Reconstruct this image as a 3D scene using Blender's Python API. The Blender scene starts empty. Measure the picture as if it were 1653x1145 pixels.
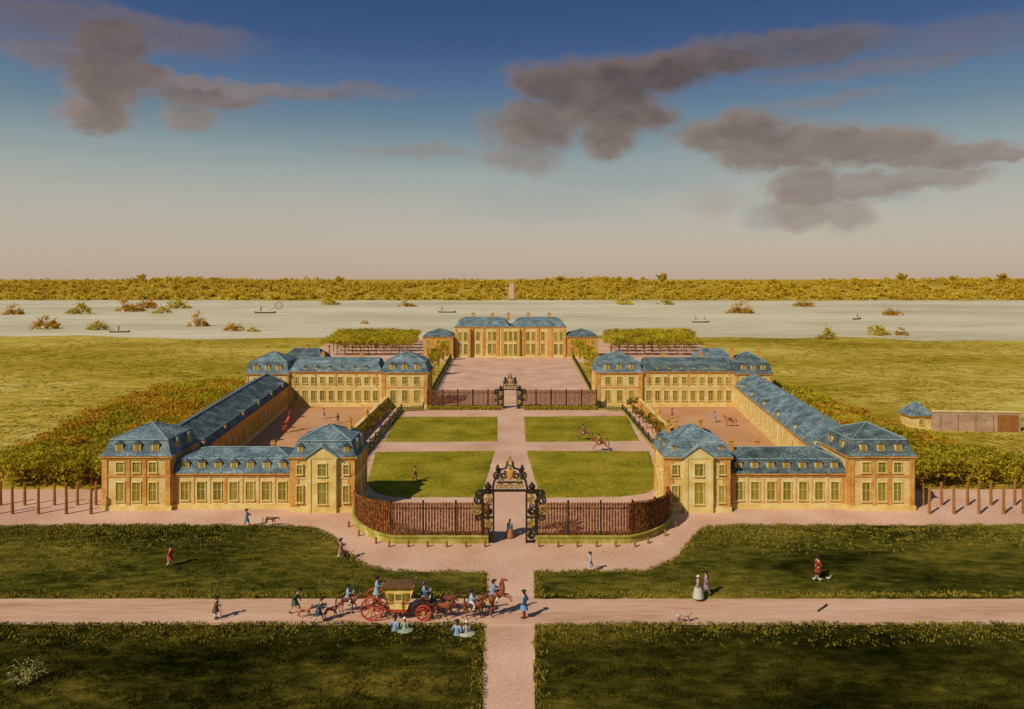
import bpy, bmesh, math, random
import numpy as np
from mathutils import Vector, Matrix
R = math.radians
rnd = random.Random(7)
npr = np.random.default_rng(11)
sc = bpy.context.scene
col = sc.collection

# ------------------------------------------------------------------ survey
F, H, HZ, CX = 1150.0, 26.0, 448.0, 826.5      # focal length, eye height, horizon row, axis column
def Yg(py): return F * H / (py - HZ)
def G(px, py):
    y = Yg(py); return ((px - CX) * y / F, y)

# ------------------------------------------------------------------ materials
MATS = {}
def noise_mat(name, cols, scale=1.0, detail=6, rough=0.9, bump=0.0, bscale=None, coord='pos',
              stretch=(1, 1, 1), rand=0.0, scale2=None, w2=0.35, spec=0.2, dist=0.1, contrast=1.0):
    if name in MATS: return MATS[name]
    m = bpy.data.materials.new(name); m.use_nodes = True
    nt = m.node_tree; N = nt.nodes; L = nt.links
    b = N['Principled BSDF']; b.inputs['Roughness'].default_value = rough
    b.inputs['Specular IOR Level'].default_value = spec
    if coord == 'pos':
        src = N.new('ShaderNodeNewGeometry').outputs['Position']
    else:
        src = N.new('ShaderNodeTexCoord').outputs['Object']
    mp = N.new('ShaderNodeMapping'); mp.inputs['Scale'].default_value = stretch
    L.new(src, mp.inputs['Vector'])
    n1 = N.new('ShaderNodeTexNoise'); n1.inputs['Scale'].default_value = scale; n1.inputs['Detail'].default_value = detail
    L.new(mp.outputs[0], n1.inputs['Vector'])
    n2 = N.new('ShaderNodeTexNoise'); n2.inputs['Scale'].default_value = scale2 or scale * 9; n2.inputs['Detail'].default_value = 4
    L.new(mp.outputs[0], n2.inputs['Vector'])
    mx = N.new('ShaderNodeMix'); mx.data_type = 'FLOAT'; mx.inputs[0].default_value = w2
    L.new(n1.outputs['Fac'], mx.inputs[2]); L.new(n2.outputs['Fac'], mx.inputs[3])
    fac = mx.outputs[0]
    # stretch the noise range
    mr = N.new('ShaderNodeMapRange')
    mr.inputs[1].default_value = 0.5 - 0.2 / contrast; mr.inputs[2].default_value = 0.5 + 0.2 / contrast
    L.new(fac, mr.inputs[0]); fac = mr.outputs[0]
    if rand > 0:
        oi = N.new('ShaderNodeObjectInfo')
        m2 = N.new('ShaderNodeMix'); m2.data_type = 'FLOAT'; m2.inputs[0].default_value = rand
        L.new(fac, m2.inputs[2]); L.new(oi.outputs['Random'], m2.inputs[3]); fac = m2.outputs[0]
    rp = N.new('ShaderNodeValToRGB'); e = rp.color_ramp.elements
    while len(e) < len(cols): e.new(0.5)
    for i, (p, c) in enumerate(cols):
        e[i].position = p; e[i].color = (*c, 1)
    L.new(fac, rp.inputs[0]); L.new(rp.outputs[0], b.inputs['Base Color'])
    if bump > 0:
        n3 = N.new('ShaderNodeTexNoise'); n3.inputs['Scale'].default_value = bscale or scale * 6; n3.inputs['Detail'].default_value = 5
        L.new(mp.outputs[0], n3.inputs['Vector'])
        bp = N.new('ShaderNodeBump'); bp.inputs['Strength'].default_value = bump; bp.inputs['Distance'].default_value = dist
        L.new(n3.outputs['Fac'], bp.inputs['Height']); L.new(bp.outputs[0], b.inputs['Normal'])
    MATS[name] = m
    return m
def flat(c, rough=0.75, metal=0.0, var=0.25):
    key = 'paint_%d_%d_%d_%d' % (c[0]*255, c[1]*255, c[2]*255, metal*10)
    if key in MATS: return MATS[key]
    lo = tuple(x*(1-var) for x in c); hi = tuple(min(1, x*(1+var)) for x in c)
    m = noise_mat(key, [(0, lo), (1, hi)], scale=4, rough=rough, coord='obj')
    m.node_tree.nodes['Principled BSDF'].inputs['Metallic'].default_value = metal
    return m

M_meadow = noise_mat('meadow_turf', [(0, (.19,.135,.010)), (.35, (.31,.21,.018)), (.7, (.47,.335,.06)), (1, (.57,.44,.13))],
                     scale=.022, scale2=.35, w2=.42, bump=.8, bscale=.9, stretch=(.55,1,1), dist=.5, spec=0, contrast=1.25)
M_gravel = noise_mat('pink_gravel', [(0, (.44,.24,.145)), (.5, (.57,.335,.215)), (1, (.66,.425,.29))],
                     scale=.16, scale2=4, w2=.45, contrast=1.2, bump=.3, bscale=12, dist=.03, spec=.05)
M_yard = noise_mat('ochre_yard_gravel', [(0, (.42,.18,.06)), (.5, (.5,.25,.11)), (1, (.56,.31,.16))],
                     scale=.1, scale2=3, w2=.45, bump=.3, bscale=9, dist=.03, spec=.05)
M_dark = noise_mat('dark_rough_grass', [(0, (.006,.007,.001)), (.35, (.024,.023,.003)), (.65, (.06,.05,.006)), (1, (.16,.115,.014))],
                   scale=.15, scale2=1.6, w2=.35, contrast=1.25, bump=.8, bscale=4, stretch=(.45,1,1), dist=.15, spec=0)
M_mid = noise_mat('olive_rough_grass', [(0, (.013,.014,.002)), (.35, (.05,.047,.006)), (.65, (.12,.096,.012)), (1, (.22,.16,.022))],
                   scale=.10, scale2=1.6, w2=.32, contrast=1.3, bump=.8, bscale=4, stretch=(.45,1,1), dist=.15, spec=0)
M_edge = noise_mat('pale_edge_grass', [(0, (.14,.11,.012)), (.5, (.27,.2,.024)), (1, (.38,.28,.045))],
                   scale=.3, scale2=2.5, w2=.5, bump=.8, bscale=4, dist=.15, spec=0)
M_lawn = noise_mat('parterre_grass', [(0, (.11,.115,.009)), (.5, (.245,.19,.014)), (1, (.36,.26,.03))],
                   scale=.2, scale2=2, w2=.45, bump=.5, bscale=6, dist=.08, spec=0, contrast=1.3)
M_water = noise_mat('river_water', [(0, (.44,.36,.19)), (.5, (.60,.495,.29)), (1, (.72,.62,.41))], scale=.012, scale2=.09, w2=.4, contrast=1.3, rough=.45, bump=.10, bscale=.12,
                    stretch=(.35,1,1), spec=.2, dist=.4)
M_hill = noise_mat('hill_turf', [(0, (.26,.15,.018)), (.5, (.37,.24,.03)), (1, (.46,.34,.06))], scale=.03, scale2=.2, spec=0)
M_wall = noise_mat('yellow_plaster', [(0, (.52,.27,.06)), (.3, (.60,.40,.13)), (.65, (.66,.495,.2)), (1, (.72,.61,.34))],
                   scale=.6, scale2=4, w2=.45, bump=.35, bscale=8, dist=.03, spec=.05, contrast=1.25)
M_stone = noise_mat('pale_stone', [(0, (.54,.35,.07)), (.5, (.66,.49,.16)), (1, (.72,.6,.3))], scale=.8, scale2=5, bump=.3, bscale=9, dist=.02, spec=.05, contrast=1.2)
M_brick = noise_mat('orange_brick', [(0, (.40,.13,.02)), (.5, (.56,.27,.055)), (1, (.64,.43,.14))], scale=1.0, scale2=7, w2=.5, bump=.4, bscale=10, dist=.03, spec=.05, contrast=1.2)
M_slate = noise_mat('blue_slate', [(0, (.028,.045,.05)), (.35, (.085,.125,.138)), (.7, (.165,.215,.22)), (1, (.33,.38,.35))],
                    scale=.5, scale2=4, w2=.5, rough=.75, bump=.6, bscale=5, stretch=(1,1,2.2), dist=.06, spec=.15, contrast=1.25)
M_slate_d = noise_mat('dark_slate', [(0, (.022,.033,.034)), (.5, (.075,.10,.10)), (1, (.2,.245,.23))],
                    scale=.5, scale2=4, w2=.5, rough=.75, bump=.5, bscale=5, stretch=(1,1,2.2), dist=.06, spec=.15, contrast=1.25)
M_lead = noise_mat('lead_capping', [(0, (.10,.15,.16)), (1, (.27,.33,.32))], scale=1, scale2=6, rough=.6, spec=.1)
M_pane = noise_mat('old_window_glass', [(0, (.10,.08,.008)), (.5, (.23,.18,.022)), (1, (.38,.29,.05))], scale=.5, scale2=3, w2=.5, rand=.55, rough=.3, spec=.3)
M_iron = noise_mat('black_iron', [(0, (.010,.008,.005)), (.6, (.03,.02,.008)), (1, (.10,.055,.014))], scale=2, scale2=9, w2=.5, rough=.55, spec=.2)
M_gilt = noise_mat('dull_gilding', [(0, (.12,.06,.01)), (.5, (.30,.18,.03)), (1, (.52,.38,.11))], scale=3, rough=.5, spec=.3)
M_bar = noise_mat('rusty_bars', [(0, (.05,.014,.005)), (.5, (.16,.05,.014)), (1, (.34,.15,.04))], scale=3, scale2=14, w2=.4, rough=.7, contrast=1.5, spec=.05)
M_moss = noise_mat('mossy_coping', [(0, (.18,.155,.015)), (.5, (.33,.28,.04)), (1, (.55,.48,.2))], scale=.8, scale2=5, bump=.3, bscale=7, spec=.05)
M_wood = noise_mat('brown_post_wood', [(0, (.20,.07,.018)), (1, (.42,.18,.045))], scale=2, coord='obj', rand=.3, spec=.05)
def leafmat(name, cols, **k):
    a = dict(scale=.35, scale2=2.2, w2=.4, rough=.8, rand=.35, spec=0); a.update(k)
    m = noise_mat(name, cols, **a); nt = m.node_tree; b = nt.nodes['Principled BSDF']
    t = nt.nodes.new('ShaderNodeBsdfTranslucent'); mx = nt.nodes.new('ShaderNodeMixShader'); mx.inputs[0].default_value = .42
    nt.links.new(b.inputs['Base Color'].links[0].from_socket, t.inputs['Color'])
    nt.links.new(b.outputs[0], mx.inputs[1]); nt.links.new(t.outputs[0], mx.inputs[2])
    nt.links.new(mx.outputs[0], nt.nodes['Material Output'].inputs['Surface'])
    return m
M_lolive = leafmat('olive_leaves', [(0, (.25,.20,.010)), (.5, (.42,.32,.018)), (1, (.55,.42,.035))])
M_lrust = leafmat('rust_leaves', [(0, (.33,.16,.010)), (.5, (.54,.30,.02)), (1, (.64,.40,.04))])
M_lgold = leafmat('gold_leaves', [(0, (.36,.27,.012)), (.5, (.54,.42,.024)), (1, (.66,.52,.06))])
M_lfar = leafmat('far_wood_leaves', [(0, (.34,.16,.012)), (.35, (.56,.36,.025)), (.7, (.66,.49,.05)), (1, (.72,.6,.15))],
                   scale=.028, scale2=.16, w2=.45, rand=0.05)
M_lshrub = leafmat('shrub_leaves', [(0, (.11,.085,.008)), (.5, (.24,.165,.014)), (1, (.36,.24,.03))])

# ------------------------------------------------------------------ mesh helpers
class MB:
    def __init__(s): s.v = []; s.f = []; s.m = []
    def add(s, vs, fs, mi=0):
        o = len(s.v); s.v += [tuple(v) for v in vs]
        s.f += [tuple(i + o for i in f) for f in fs]; s.m += [mi] * len(fs)
    def box(s, c, d, mi=0, rz=0.0):
        x, y, z = d[0]/2, d[1]/2, d[2]/2
        cr, sr = math.cos(rz), math.sin(rz)
        vs = [(c[0] + a*x*cr - b*y*sr, c[1] + a*x*sr + b*y*cr, c[2] + e*z) for a, b, e in
              ((-1,-1,-1),(1,-1,-1),(1,1,-1),(-1,1,-1),(-1,-1,1),(1,-1,1),(1,1,1),(-1,1,1))]
        s.add(vs, [(0,3,2,1),(4,5,6,7),(0,1,5,4),(1,2,6,5),(2,3,7,6),(3,0,4,7)], mi)
    def prism(s, poly, z0, z1, mi=0):
        n = len(poly)
        s.add([(p[0],p[1],z0) for p in poly] + [(p[0],p[1],z1) for p in poly],
              [tuple(range(n-1,-1,-1)), tuple(range(n,2*n))] + [(i,(i+1)%n,n+(i+1)%n,n+i) for i in range(n)], mi)
    def tube(s, pts, rad, n=6, mi=0, caps=True):
        pts = [Vector(p) for p in pts]
        if not isinstance(rad, (list, tuple)): rad = [rad]*len(pts)
        vs = []; up = Vector((0,0,1))
        t0 = (pts[1]-pts[0]).normalized()
        a = t0.cross(up)
        if a.length < .05: a = t0.cross(Vector((1,0,0)))
        a.normalize()
        for i, p in enumerate(pts):
            t = (pts[min(i+1,len(pts)-1)] - pts[max(i-1,0)])
            if t.length < 1e-9: t = t0
            t.normalize()
            a = a - t*a.dot(t)
            if a.length < 1e-6: a = t.orthogonal()
            a.normalize(); b = t.cross(a)
            for k in range(n):
                an = 2*math.pi*k/n
                vs.append(p + (a*math.cos(an) + b*math.sin(an))*rad[i])
        fs = [(i*n+k, i*n+(k+1)%n, (i+1)*n+(k+1)%n, (i+1)*n+k) for i in range(len(pts)-1) for k in range(n)]
        if caps: fs += [tuple(range(n-1,-1,-1)), tuple(range((len(pts)-1)*n, len(pts)*n))]
        s.add(vs, fs, mi)
    def lathe(s, prof, c=(0,0,0), n=14, mi=0, sx=1, sy=1):
        vs = []
        for r, z in prof:
            for k in range(n):
                an = 2*math.pi*k/n
                vs.append((c[0]+r*sx*math.cos(an), c[1]+r*sy*math.sin(an), c[2]+z))
        fs = [(i*n+k, i*n+(k+1)%n, (i+1)*n+(k+1)%n, (i+1)*n+k) for i in range(len(prof)-1) for k in range(n)]
        fs += [tuple(range(n-1,-1,-1)), tuple(range((len(prof)-1)*n, len(prof)*n))]
        s.add(vs, fs, mi)
    def ball(s, c, r, n=10, mi=0):
        if not isinstance(r, (list, tuple)): r = (r, r, r)
        k = 6
        prof = [(max(.02, math.sin(math.pi*i/k)), -math.cos(math.pi*i/k)) for i in range(k+1)]
        vs = []
        for a, z in prof:
            for j in range(n):
                an = 2*math.pi*j/n
                vs.append((c[0]+a*r[0]*math.cos(an), c[1]+a*r[1]*math.sin(an), c[2]+z*r[2]))
        s.add(vs, [(i*n+j, i*n+(j+1)%n, (i+1)*n+(j+1)%n, (i+1)*n+j) for i in range(k) for j in range(n)], mi)
    def build(s, name, mats, parent=None, org=(0,0,0), smooth=False):
        me = bpy.data.meshes.new(name)
        vs = [(v[0]-org[0], v[1]-org[1], v[2]-org[2]) for v in s.v]
        me.from_pydata(vs, [], s.f)
        if not isinstance(mats, (list, tuple)): mats = [mats]
        for m in mats: me.materials.append(m)
        if len(mats) > 1: me.polygons.foreach_set('material_index', s.m)
        if smooth: me.polygons.foreach_set('use_smooth', [True]*len(s.f))
        me.update()
        o = bpy.data.objects.new(name, me); col.objects.link(o)
        if parent: o.parent = parent
        return o
def tag(o, label=None, cat=None, group=None, kind=None):
    if label: o['label'] = label
    if cat: o['category'] = cat
    if group: o['group'] = group
    if kind: o['kind'] = kind
    return o
def empty(name, loc, label=None, cat=None, group=None, rz=0.0, scale=1.0):
    o = bpy.data.objects.new(name, None); col.objects.link(o)
    o.empty_display_size = .3
    o.location = loc; o.rotation_euler = (0, 0, rz); o.scale = (scale,)*3
    return tag(o, label, cat, group)
def copy_tree(o, parent=None):
    c = o.copy(); col.objects.link(c)
    if parent: c.parent = parent
    for ch in list(o.children): copy_tree(ch, c)
    return c
def smooth_line(pts, n=8, closed=False):
    out = []; m = len(pts)
    rng = range(m) if closed else range(m-1)
    for i in rng:
        p0 = pts[(i-1) % m] if closed or i > 0 else pts[i]
        p1 = pts[i]; p2 = pts[(i+1) % m]
        p3 = pts[(i+2) % m] if closed or i+2 < m else p2
        for k in range(n):
            t = k/n
            out.append(tuple(.5*((2*p1[a]) + (-p0[a]+p2[a])*t + (2*p0[a]-5*p1[a]+4*p2[a]-p3[a])*t*t + (-p0[a]+3*p1[a]-3*p2[a]+p3[a])*t**3) for a in range(len(p1))))
    if not closed: out.append(tuple(pts[-1]))
    return out
def np_mesh(name, V, nper, mat, smooth=False):
    me = bpy.data.meshes.new(name)
    nv = len(V); nf = nv // nper
    me.vertices.add(nv); me.vertices.foreach_set('co', V.astype(np.float32).ravel())
    me.loops.add(nv); me.loops.foreach_set('vertex_index', np.arange(nv, dtype=np.int32))
    me.polygons.add(nf); me.polygons.foreach_set('loop_start', np.arange(0, nv, nper, dtype=np.int32))
    me.polygons.foreach_set('loop_total', np.full(nf, nper, dtype=np.int32))
    me.update(calc_edges=True); me.materials.append(mat)
    return me

# ------------------------------------------------------------------ figures: bodies grown on a skeleton
def skin_mesh(V, E, rad, root=0, sub=1):
    me = bpy.data.meshes.new('tmp'); me.from_pydata(V, E, [])
    o = bpy.data.objects.new('tmp', me); col.objects.link(o)
    md = o.modifiers.new('s', 'SKIN'); md.use_smooth_shade = True
    for i, d in enumerate(me.skin_vertices[0].data):
        r = rad[i]; d.radius = (r, r) if not isinstance(r, tuple) else r
        d.use_root = (i == root)
    ss = o.modifiers.new('b', 'SUBSURF'); ss.levels = sub; ss.render_levels = sub
    dg = bpy.context.evaluated_depsgraph_get()
    m2 = bpy.data.meshes.new_from_object(o.evaluated_get(dg))
    bpy.data.objects.remove(o); bpy.data.meshes.remove(me)
    return m2
def body_obj(name, m2, extra, mats, parent):
    n0 = len(m2.polygons)
    bm = bmesh.new(); bm.from_mesh(m2)
    if extra is not None:
        vs = [bm.verts.new(v) for v in extra.v]
        for f, mi in zip(extra.f, extra.m):
            try:
                fc = bm.faces.new([vs[i] for i in f]); fc.material_index = mi; fc.smooth = True
            except ValueError: pass
    bm.to_mesh(m2); bm.free()
    m2.materials.clear()
    for m in mats: m2.materials.append(m)
    m2.name = name
    o = bpy.data.objects.new(name, m2); col.objects.link(o); o.parent = parent
    return o
M_skin = flat((.56,.33,.22), .6)
M_eye = flat((.02,.015,.012), .3)
def person(label, loc, head=0.0, pose='stand', coat=(.1,.15,.3), legs=(.4,.12,.05), stock=(.7,.66,.58), hat=(.02,.018,.016),
           female=False, lean=0.0, scale=1.06, hair=(.09,.05,.025), arm='down', group=None, stride=.26):
    """faces local +X; loc is the point under the feet (or the seat, for riders and sitters)"""
    root = empty('person', loc, label, 'person', group, R(head), scale)
    pz = .95
    P = dict(pel=(0,0,pz), sp=(0,0,1.13), ch=(.01,0,1.33), nk=(.01,0,1.50), hb=(.025,0,1.585), ht=(.02,0,1.70))
    for s, sd in ((1,'l'), (-1,'r')):
        P['sh'+sd] = (0, s*.185, 1.42)
        a = arm if arm != 'one' else ('fwd' if s < 0 else 'down')
        if a == 'down': P['el'+sd] = (-.04, s*.25, 1.15); P['wr'+sd] = (.06, s*.24, .91)
        elif a == 'fwd': P['el'+sd] = (.16, s*.24, 1.2); P['wr'+sd] = (.40, s*.17, 1.22)
        elif a == 'up': P['el'+sd] = (.14, s*.32, 1.5); P['wr'+sd] = (.22, s*.3, 1.76)
        elif a == 'hip': P['el'+sd] = (-.1, s*.36, 1.17); P['wr'+sd] = (.05, s*.2, 1.0)
        elif a == 'swing': P['el'+sd] = (s*.12, s*.25, 1.17); P['wr'+sd] = (s*.28+.08, s*.23, .98)
    if lean:
        M = Matrix.Translation((0,0,pz)) @ Matrix.Rotation(R(lean), 4, 'Y') @ Matrix.Translation((0,0,-pz))
        for k in list(P):
            if k != 'pel': P[k] = tuple(M @ Vector(P[k]))
    for s, sd in ((1,'l'), (-1,'r')):
        P['hp'+sd] = (0, s*.095, .90)
        if pose == 'stand': P['kn'+sd] = (.02, s*.1, .5); P['an'+sd] = (-.02, s*.11, .08); P['to'+sd] = (.15, s*.13, .035)
        elif pose == 'walk':
            d = s*stride
            P['kn'+sd] = (d*.55+.05, s*.1, .5); P['an'+sd] = (d, s*.1, .09 if d > 0 else .13); P['to'+sd] = (d+.16, s*.11, .045)
        elif pose == 'ride':
            P['kn'+sd] = (.30, s*.34, .74); P['an'+sd] = (.12, s*.37, .36); P['to'+sd] = (.27, s*.4, .33)
        elif pose == 'ground':
            P['kn'+sd] = (.40, s*.13, 1.14); P['an'+sd] = (.66, s*.14, .93); P['to'+sd] = (.80, s*.16, .96)
        elif pose == 'sit':
            P['kn'+sd] = (.44, s*.12, .93); P['an'+sd] = (.42, s*.12, .50); P['to'+sd] = (.57, s*.13, .46)
    dz = -.87 if pose in ('ride', 'sit', 'ground') else 0
    P = {k: (v[0], v[1], v[2]+dz) for k, v in P.items()}
    rad = dict(pel=(.15,.12), sp=(.13,.1), ch=(.165,.115), nk=.056, hb=.082, ht=.088)
    for sd in 'lr': rad.update({'sh'+sd:.07,'el'+sd:.048,'wr'+sd:.033,'hp'+sd:.095,'kn'+sd:.062,'an'+sd:.042,'to'+sd:.036})
    keys = list(P); ix = {k:i for i,k in enumerate(keys)}
    ed = [('pel','sp'),('sp','ch'),('ch','nk'),('nk','hb'),('hb','ht')]
    for sd in 'lr': ed += [('ch','sh'+sd),('sh'+sd,'el'+sd),('el'+sd,'wr'+sd),('pel','hp'+sd),('hp'+sd,'kn'+sd),('kn'+sd,'an'+sd),('an'+sd,'to'+sd)]
    m2 = skin_mesh([P[k] for k in keys], [(ix[a],ix[b]) for a,b in ed], [rad[k] for k in keys], ix['pel'])
    ex = MB()
    hb, ht = Vector(P['hb']), Vector(P['ht']); up = (ht-hb).normalized(); side = Vector((0,1,0)); fw = side.cross(up)
    mid = hb.lerp(ht, .45)
    ex.tube([mid+fw*.075+up*.03, mid+fw*.112-up*.015], [.008,.017], 5)                  # nose
    ex.tube([mid+fw*.082-up*.05-side*.025, mid+fw*.082-up*.05+side*.025], .008, 5, 0)   # mouth
    for s in (1,-1):
        ex.ball(mid+fw*.08+up*.025+side*s*.033, .012, 6, 1)
        ex.ball(mid+side*s*.088, (.02,.012,.03), 6)
        # hands: palm, four fingers, thumb
        sd = 'l' if s > 0 else 'r'
        w = Vector(P['wr'+sd]); d = (w-Vector(P['el'+sd])).normalized(); sdv = d.cross(Vector((0,1,0)))
        if sdv.length < .1: sdv = Vector((1,0,0))
        sdv.normalize(); pn = d.cross(sdv)*s
        ex.tube([w-d*.02, w+d*.04, w+d*.09], [.03,.042,.038], 8)
        for j, ln in enumerate((.07,.082,.076,.058)):
            o = sdv*(.03-.02*j); b0 = w+d*.085+o
            ex.tube([b0, b0+d*ln*.55+pn*.008, b0+d*ln*.9+pn*.03], [.0095,.009,.0065], 5)
        b0 = w+d*.03+sdv*.036
        ex.tube([b0, b0+sdv*.03+d*.025, b0+sdv*.036+d*.06+pn*.012], [.012,.011,.008], 5)
    body_obj('body', m2, ex, [M_skin, M_eye], root)
    V = {k: Vector(p) for k, p in P.items()}
    mc = flat(coat); ml = flat(legs)
    # coat or gown: rings that follow the spine, plus sleeves
    c = MB()
    zmid = V['pel']
    if female: rings = [(V['nk']-Vector((0,0,.05)),.09,.11),(V['ch'],.15,.185),(V['sp'],.115,.135),(V['pel']+Vector((0,0,.03)),.2,.24)]
    else: rings = [(V['nk']-Vector((0,0,.04)),.085,.12),(V['ch'],.155,.21),(V['sp'],.14,.175),(V['pel'],.165,.20)]
    if pose in ('stand','walk'):
        low = [(.8,.26,.28)] if female else [(.78,.215,.245),(.57,.29,.30)]
        rings += [(Vector((V['pel'].x*.5,0,z)),a,b) for z,a,b in low]
    else: rings += [(V['pel']-Vector((.03,0,.10)),.22,.25)]
    n = 12; vs = []
    for p, a, b in rings:
        for k in range(n):
            an = 2*math.pi*k/n; vs.append((p.x+a*math.cos(an), p.y+b*math.sin(an), p.z))
    c.add(vs, [((i+1)*n+k,(i+1)*n+(k+1)%n,i*n+(k+1)%n,i*n+k) for i in range(len(rings)-1) for k in range(n)] + [tuple(range(n))])
    for sd in 'lr':
        s0, e0, w0 = V['sh'+sd], V['el'+sd], V['wr'+sd]
        c.tube([s0+Vector((0,0,.02)), s0.lerp(e0,.5), e0, e0.lerp(w0,.8)], [.088,.078,.068,.072], 8)
    c.build('bodice' if female else 'coat', mc, root, smooth=True)
    if not female:
        b = MB(); st = MB(); sh = MB()
        for sd in 'lr':
            h0, k0, a0, t0 = V['hp'+sd], V['kn'+sd], V['an'+sd], V['to'+sd]
            b.tube([h0+Vector((0,0,.04)), h0.lerp(k0,.5), k0+(a0-k0)*.08], [.115,.098,.078], 8)
            st.tube([k0+(a0-k0)*.05, k0.lerp(a0,.4), a0], [.07,.066,.047], 8)
            sh.tube([a0+Vector((-.05,0,-.03)), a0+Vector((.02,0,-.02)), t0, t0+(t0-a0)*.25], [.045,.052,.045,.03], 7)
        b.build('breeches', ml, root, smooth=True); st.build('stockings', flat(stock), root, smooth=True)
        sh.build('shoes', flat((.02,.014,.01), .4), root, smooth=True)
    else:
        a = MB(); p0 = V['pel']
        g2 = random.Random(hash(label) % 999); n = 20; vs = []
        for z, r in (((.13,.19),(.10,.34),(.06,.48),(.03,.56),(.015,.6)) if pose == 'ground' else ((.90,.19),(.78,.29),(.5,.37),(.25,.41),(.035,.44))):
            for k in range(n):
                an = 2*math.pi*k/n; rr = r*(1+(.07 if k % 2 else -.03)*(1-z)); vs.append((p0.x+rr*math.cos(an), rr*1.05*math.sin(an), z))
        a.add(vs, [((i+1)*n+k,(i+1)*n+(k+1)%n,i*n+(k+1)%n,i*n+k) for i in range(4) for k in range(n)])
        a.build('skirt', ml, root, smooth=True)
    h = MB(); h.ball(mid-fw*.025+up*.025, (.1,.1,.115), 10); h.tube([mid-fw*.085, mid-fw*.11-up*.09, mid-fw*.09-up*.19], [.055,.045,.025], 7)
    h.build('hair', flat(hair), root, smooth=True)
    if hat is not None:
        t = MB(); top = mid+up*.085
        if female:
            t.lathe([(.12,0),(.125,.04),(.09,.11),(.03,.13)], tuple(top-fw*.02-up*.03), 10)
        else:                                            # three-cornered hat: brim folded up on three sides
            vs = [tuple(top+up*.14)]; n = 18
            for r0, z0 in ((.075,.13),(.1,.02)): vs += [tuple(top+fw*r0*math.cos(2*math.pi*k/n)+side*r0*math.sin(2*math.pi*k/n)+up*z0) for k in range(n)]
            for k in range(n):
                an = 2*math.pi*k/n; q = .5+.5*math.cos(3*an)
                r0 = .155+.085*q; z0 = .115-.1*q
                vs.append(tuple(top+fw*r0*math.cos(an)+side*r0*math.sin(an)+up*z0))
            fs = [(0,1+k,1+(k+1)%n) for k in range(n)]
            for rr in range(2): fs += [(1+rr*n+k,1+(rr+1)*n+k,1+(rr+1)*n+(k+1)%n,1+rr*n+(k+1)%n) for k in range(n)]
            t.add(vs, fs)
        t.build('hat', flat(hat), root, smooth=True)
    return root

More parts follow.
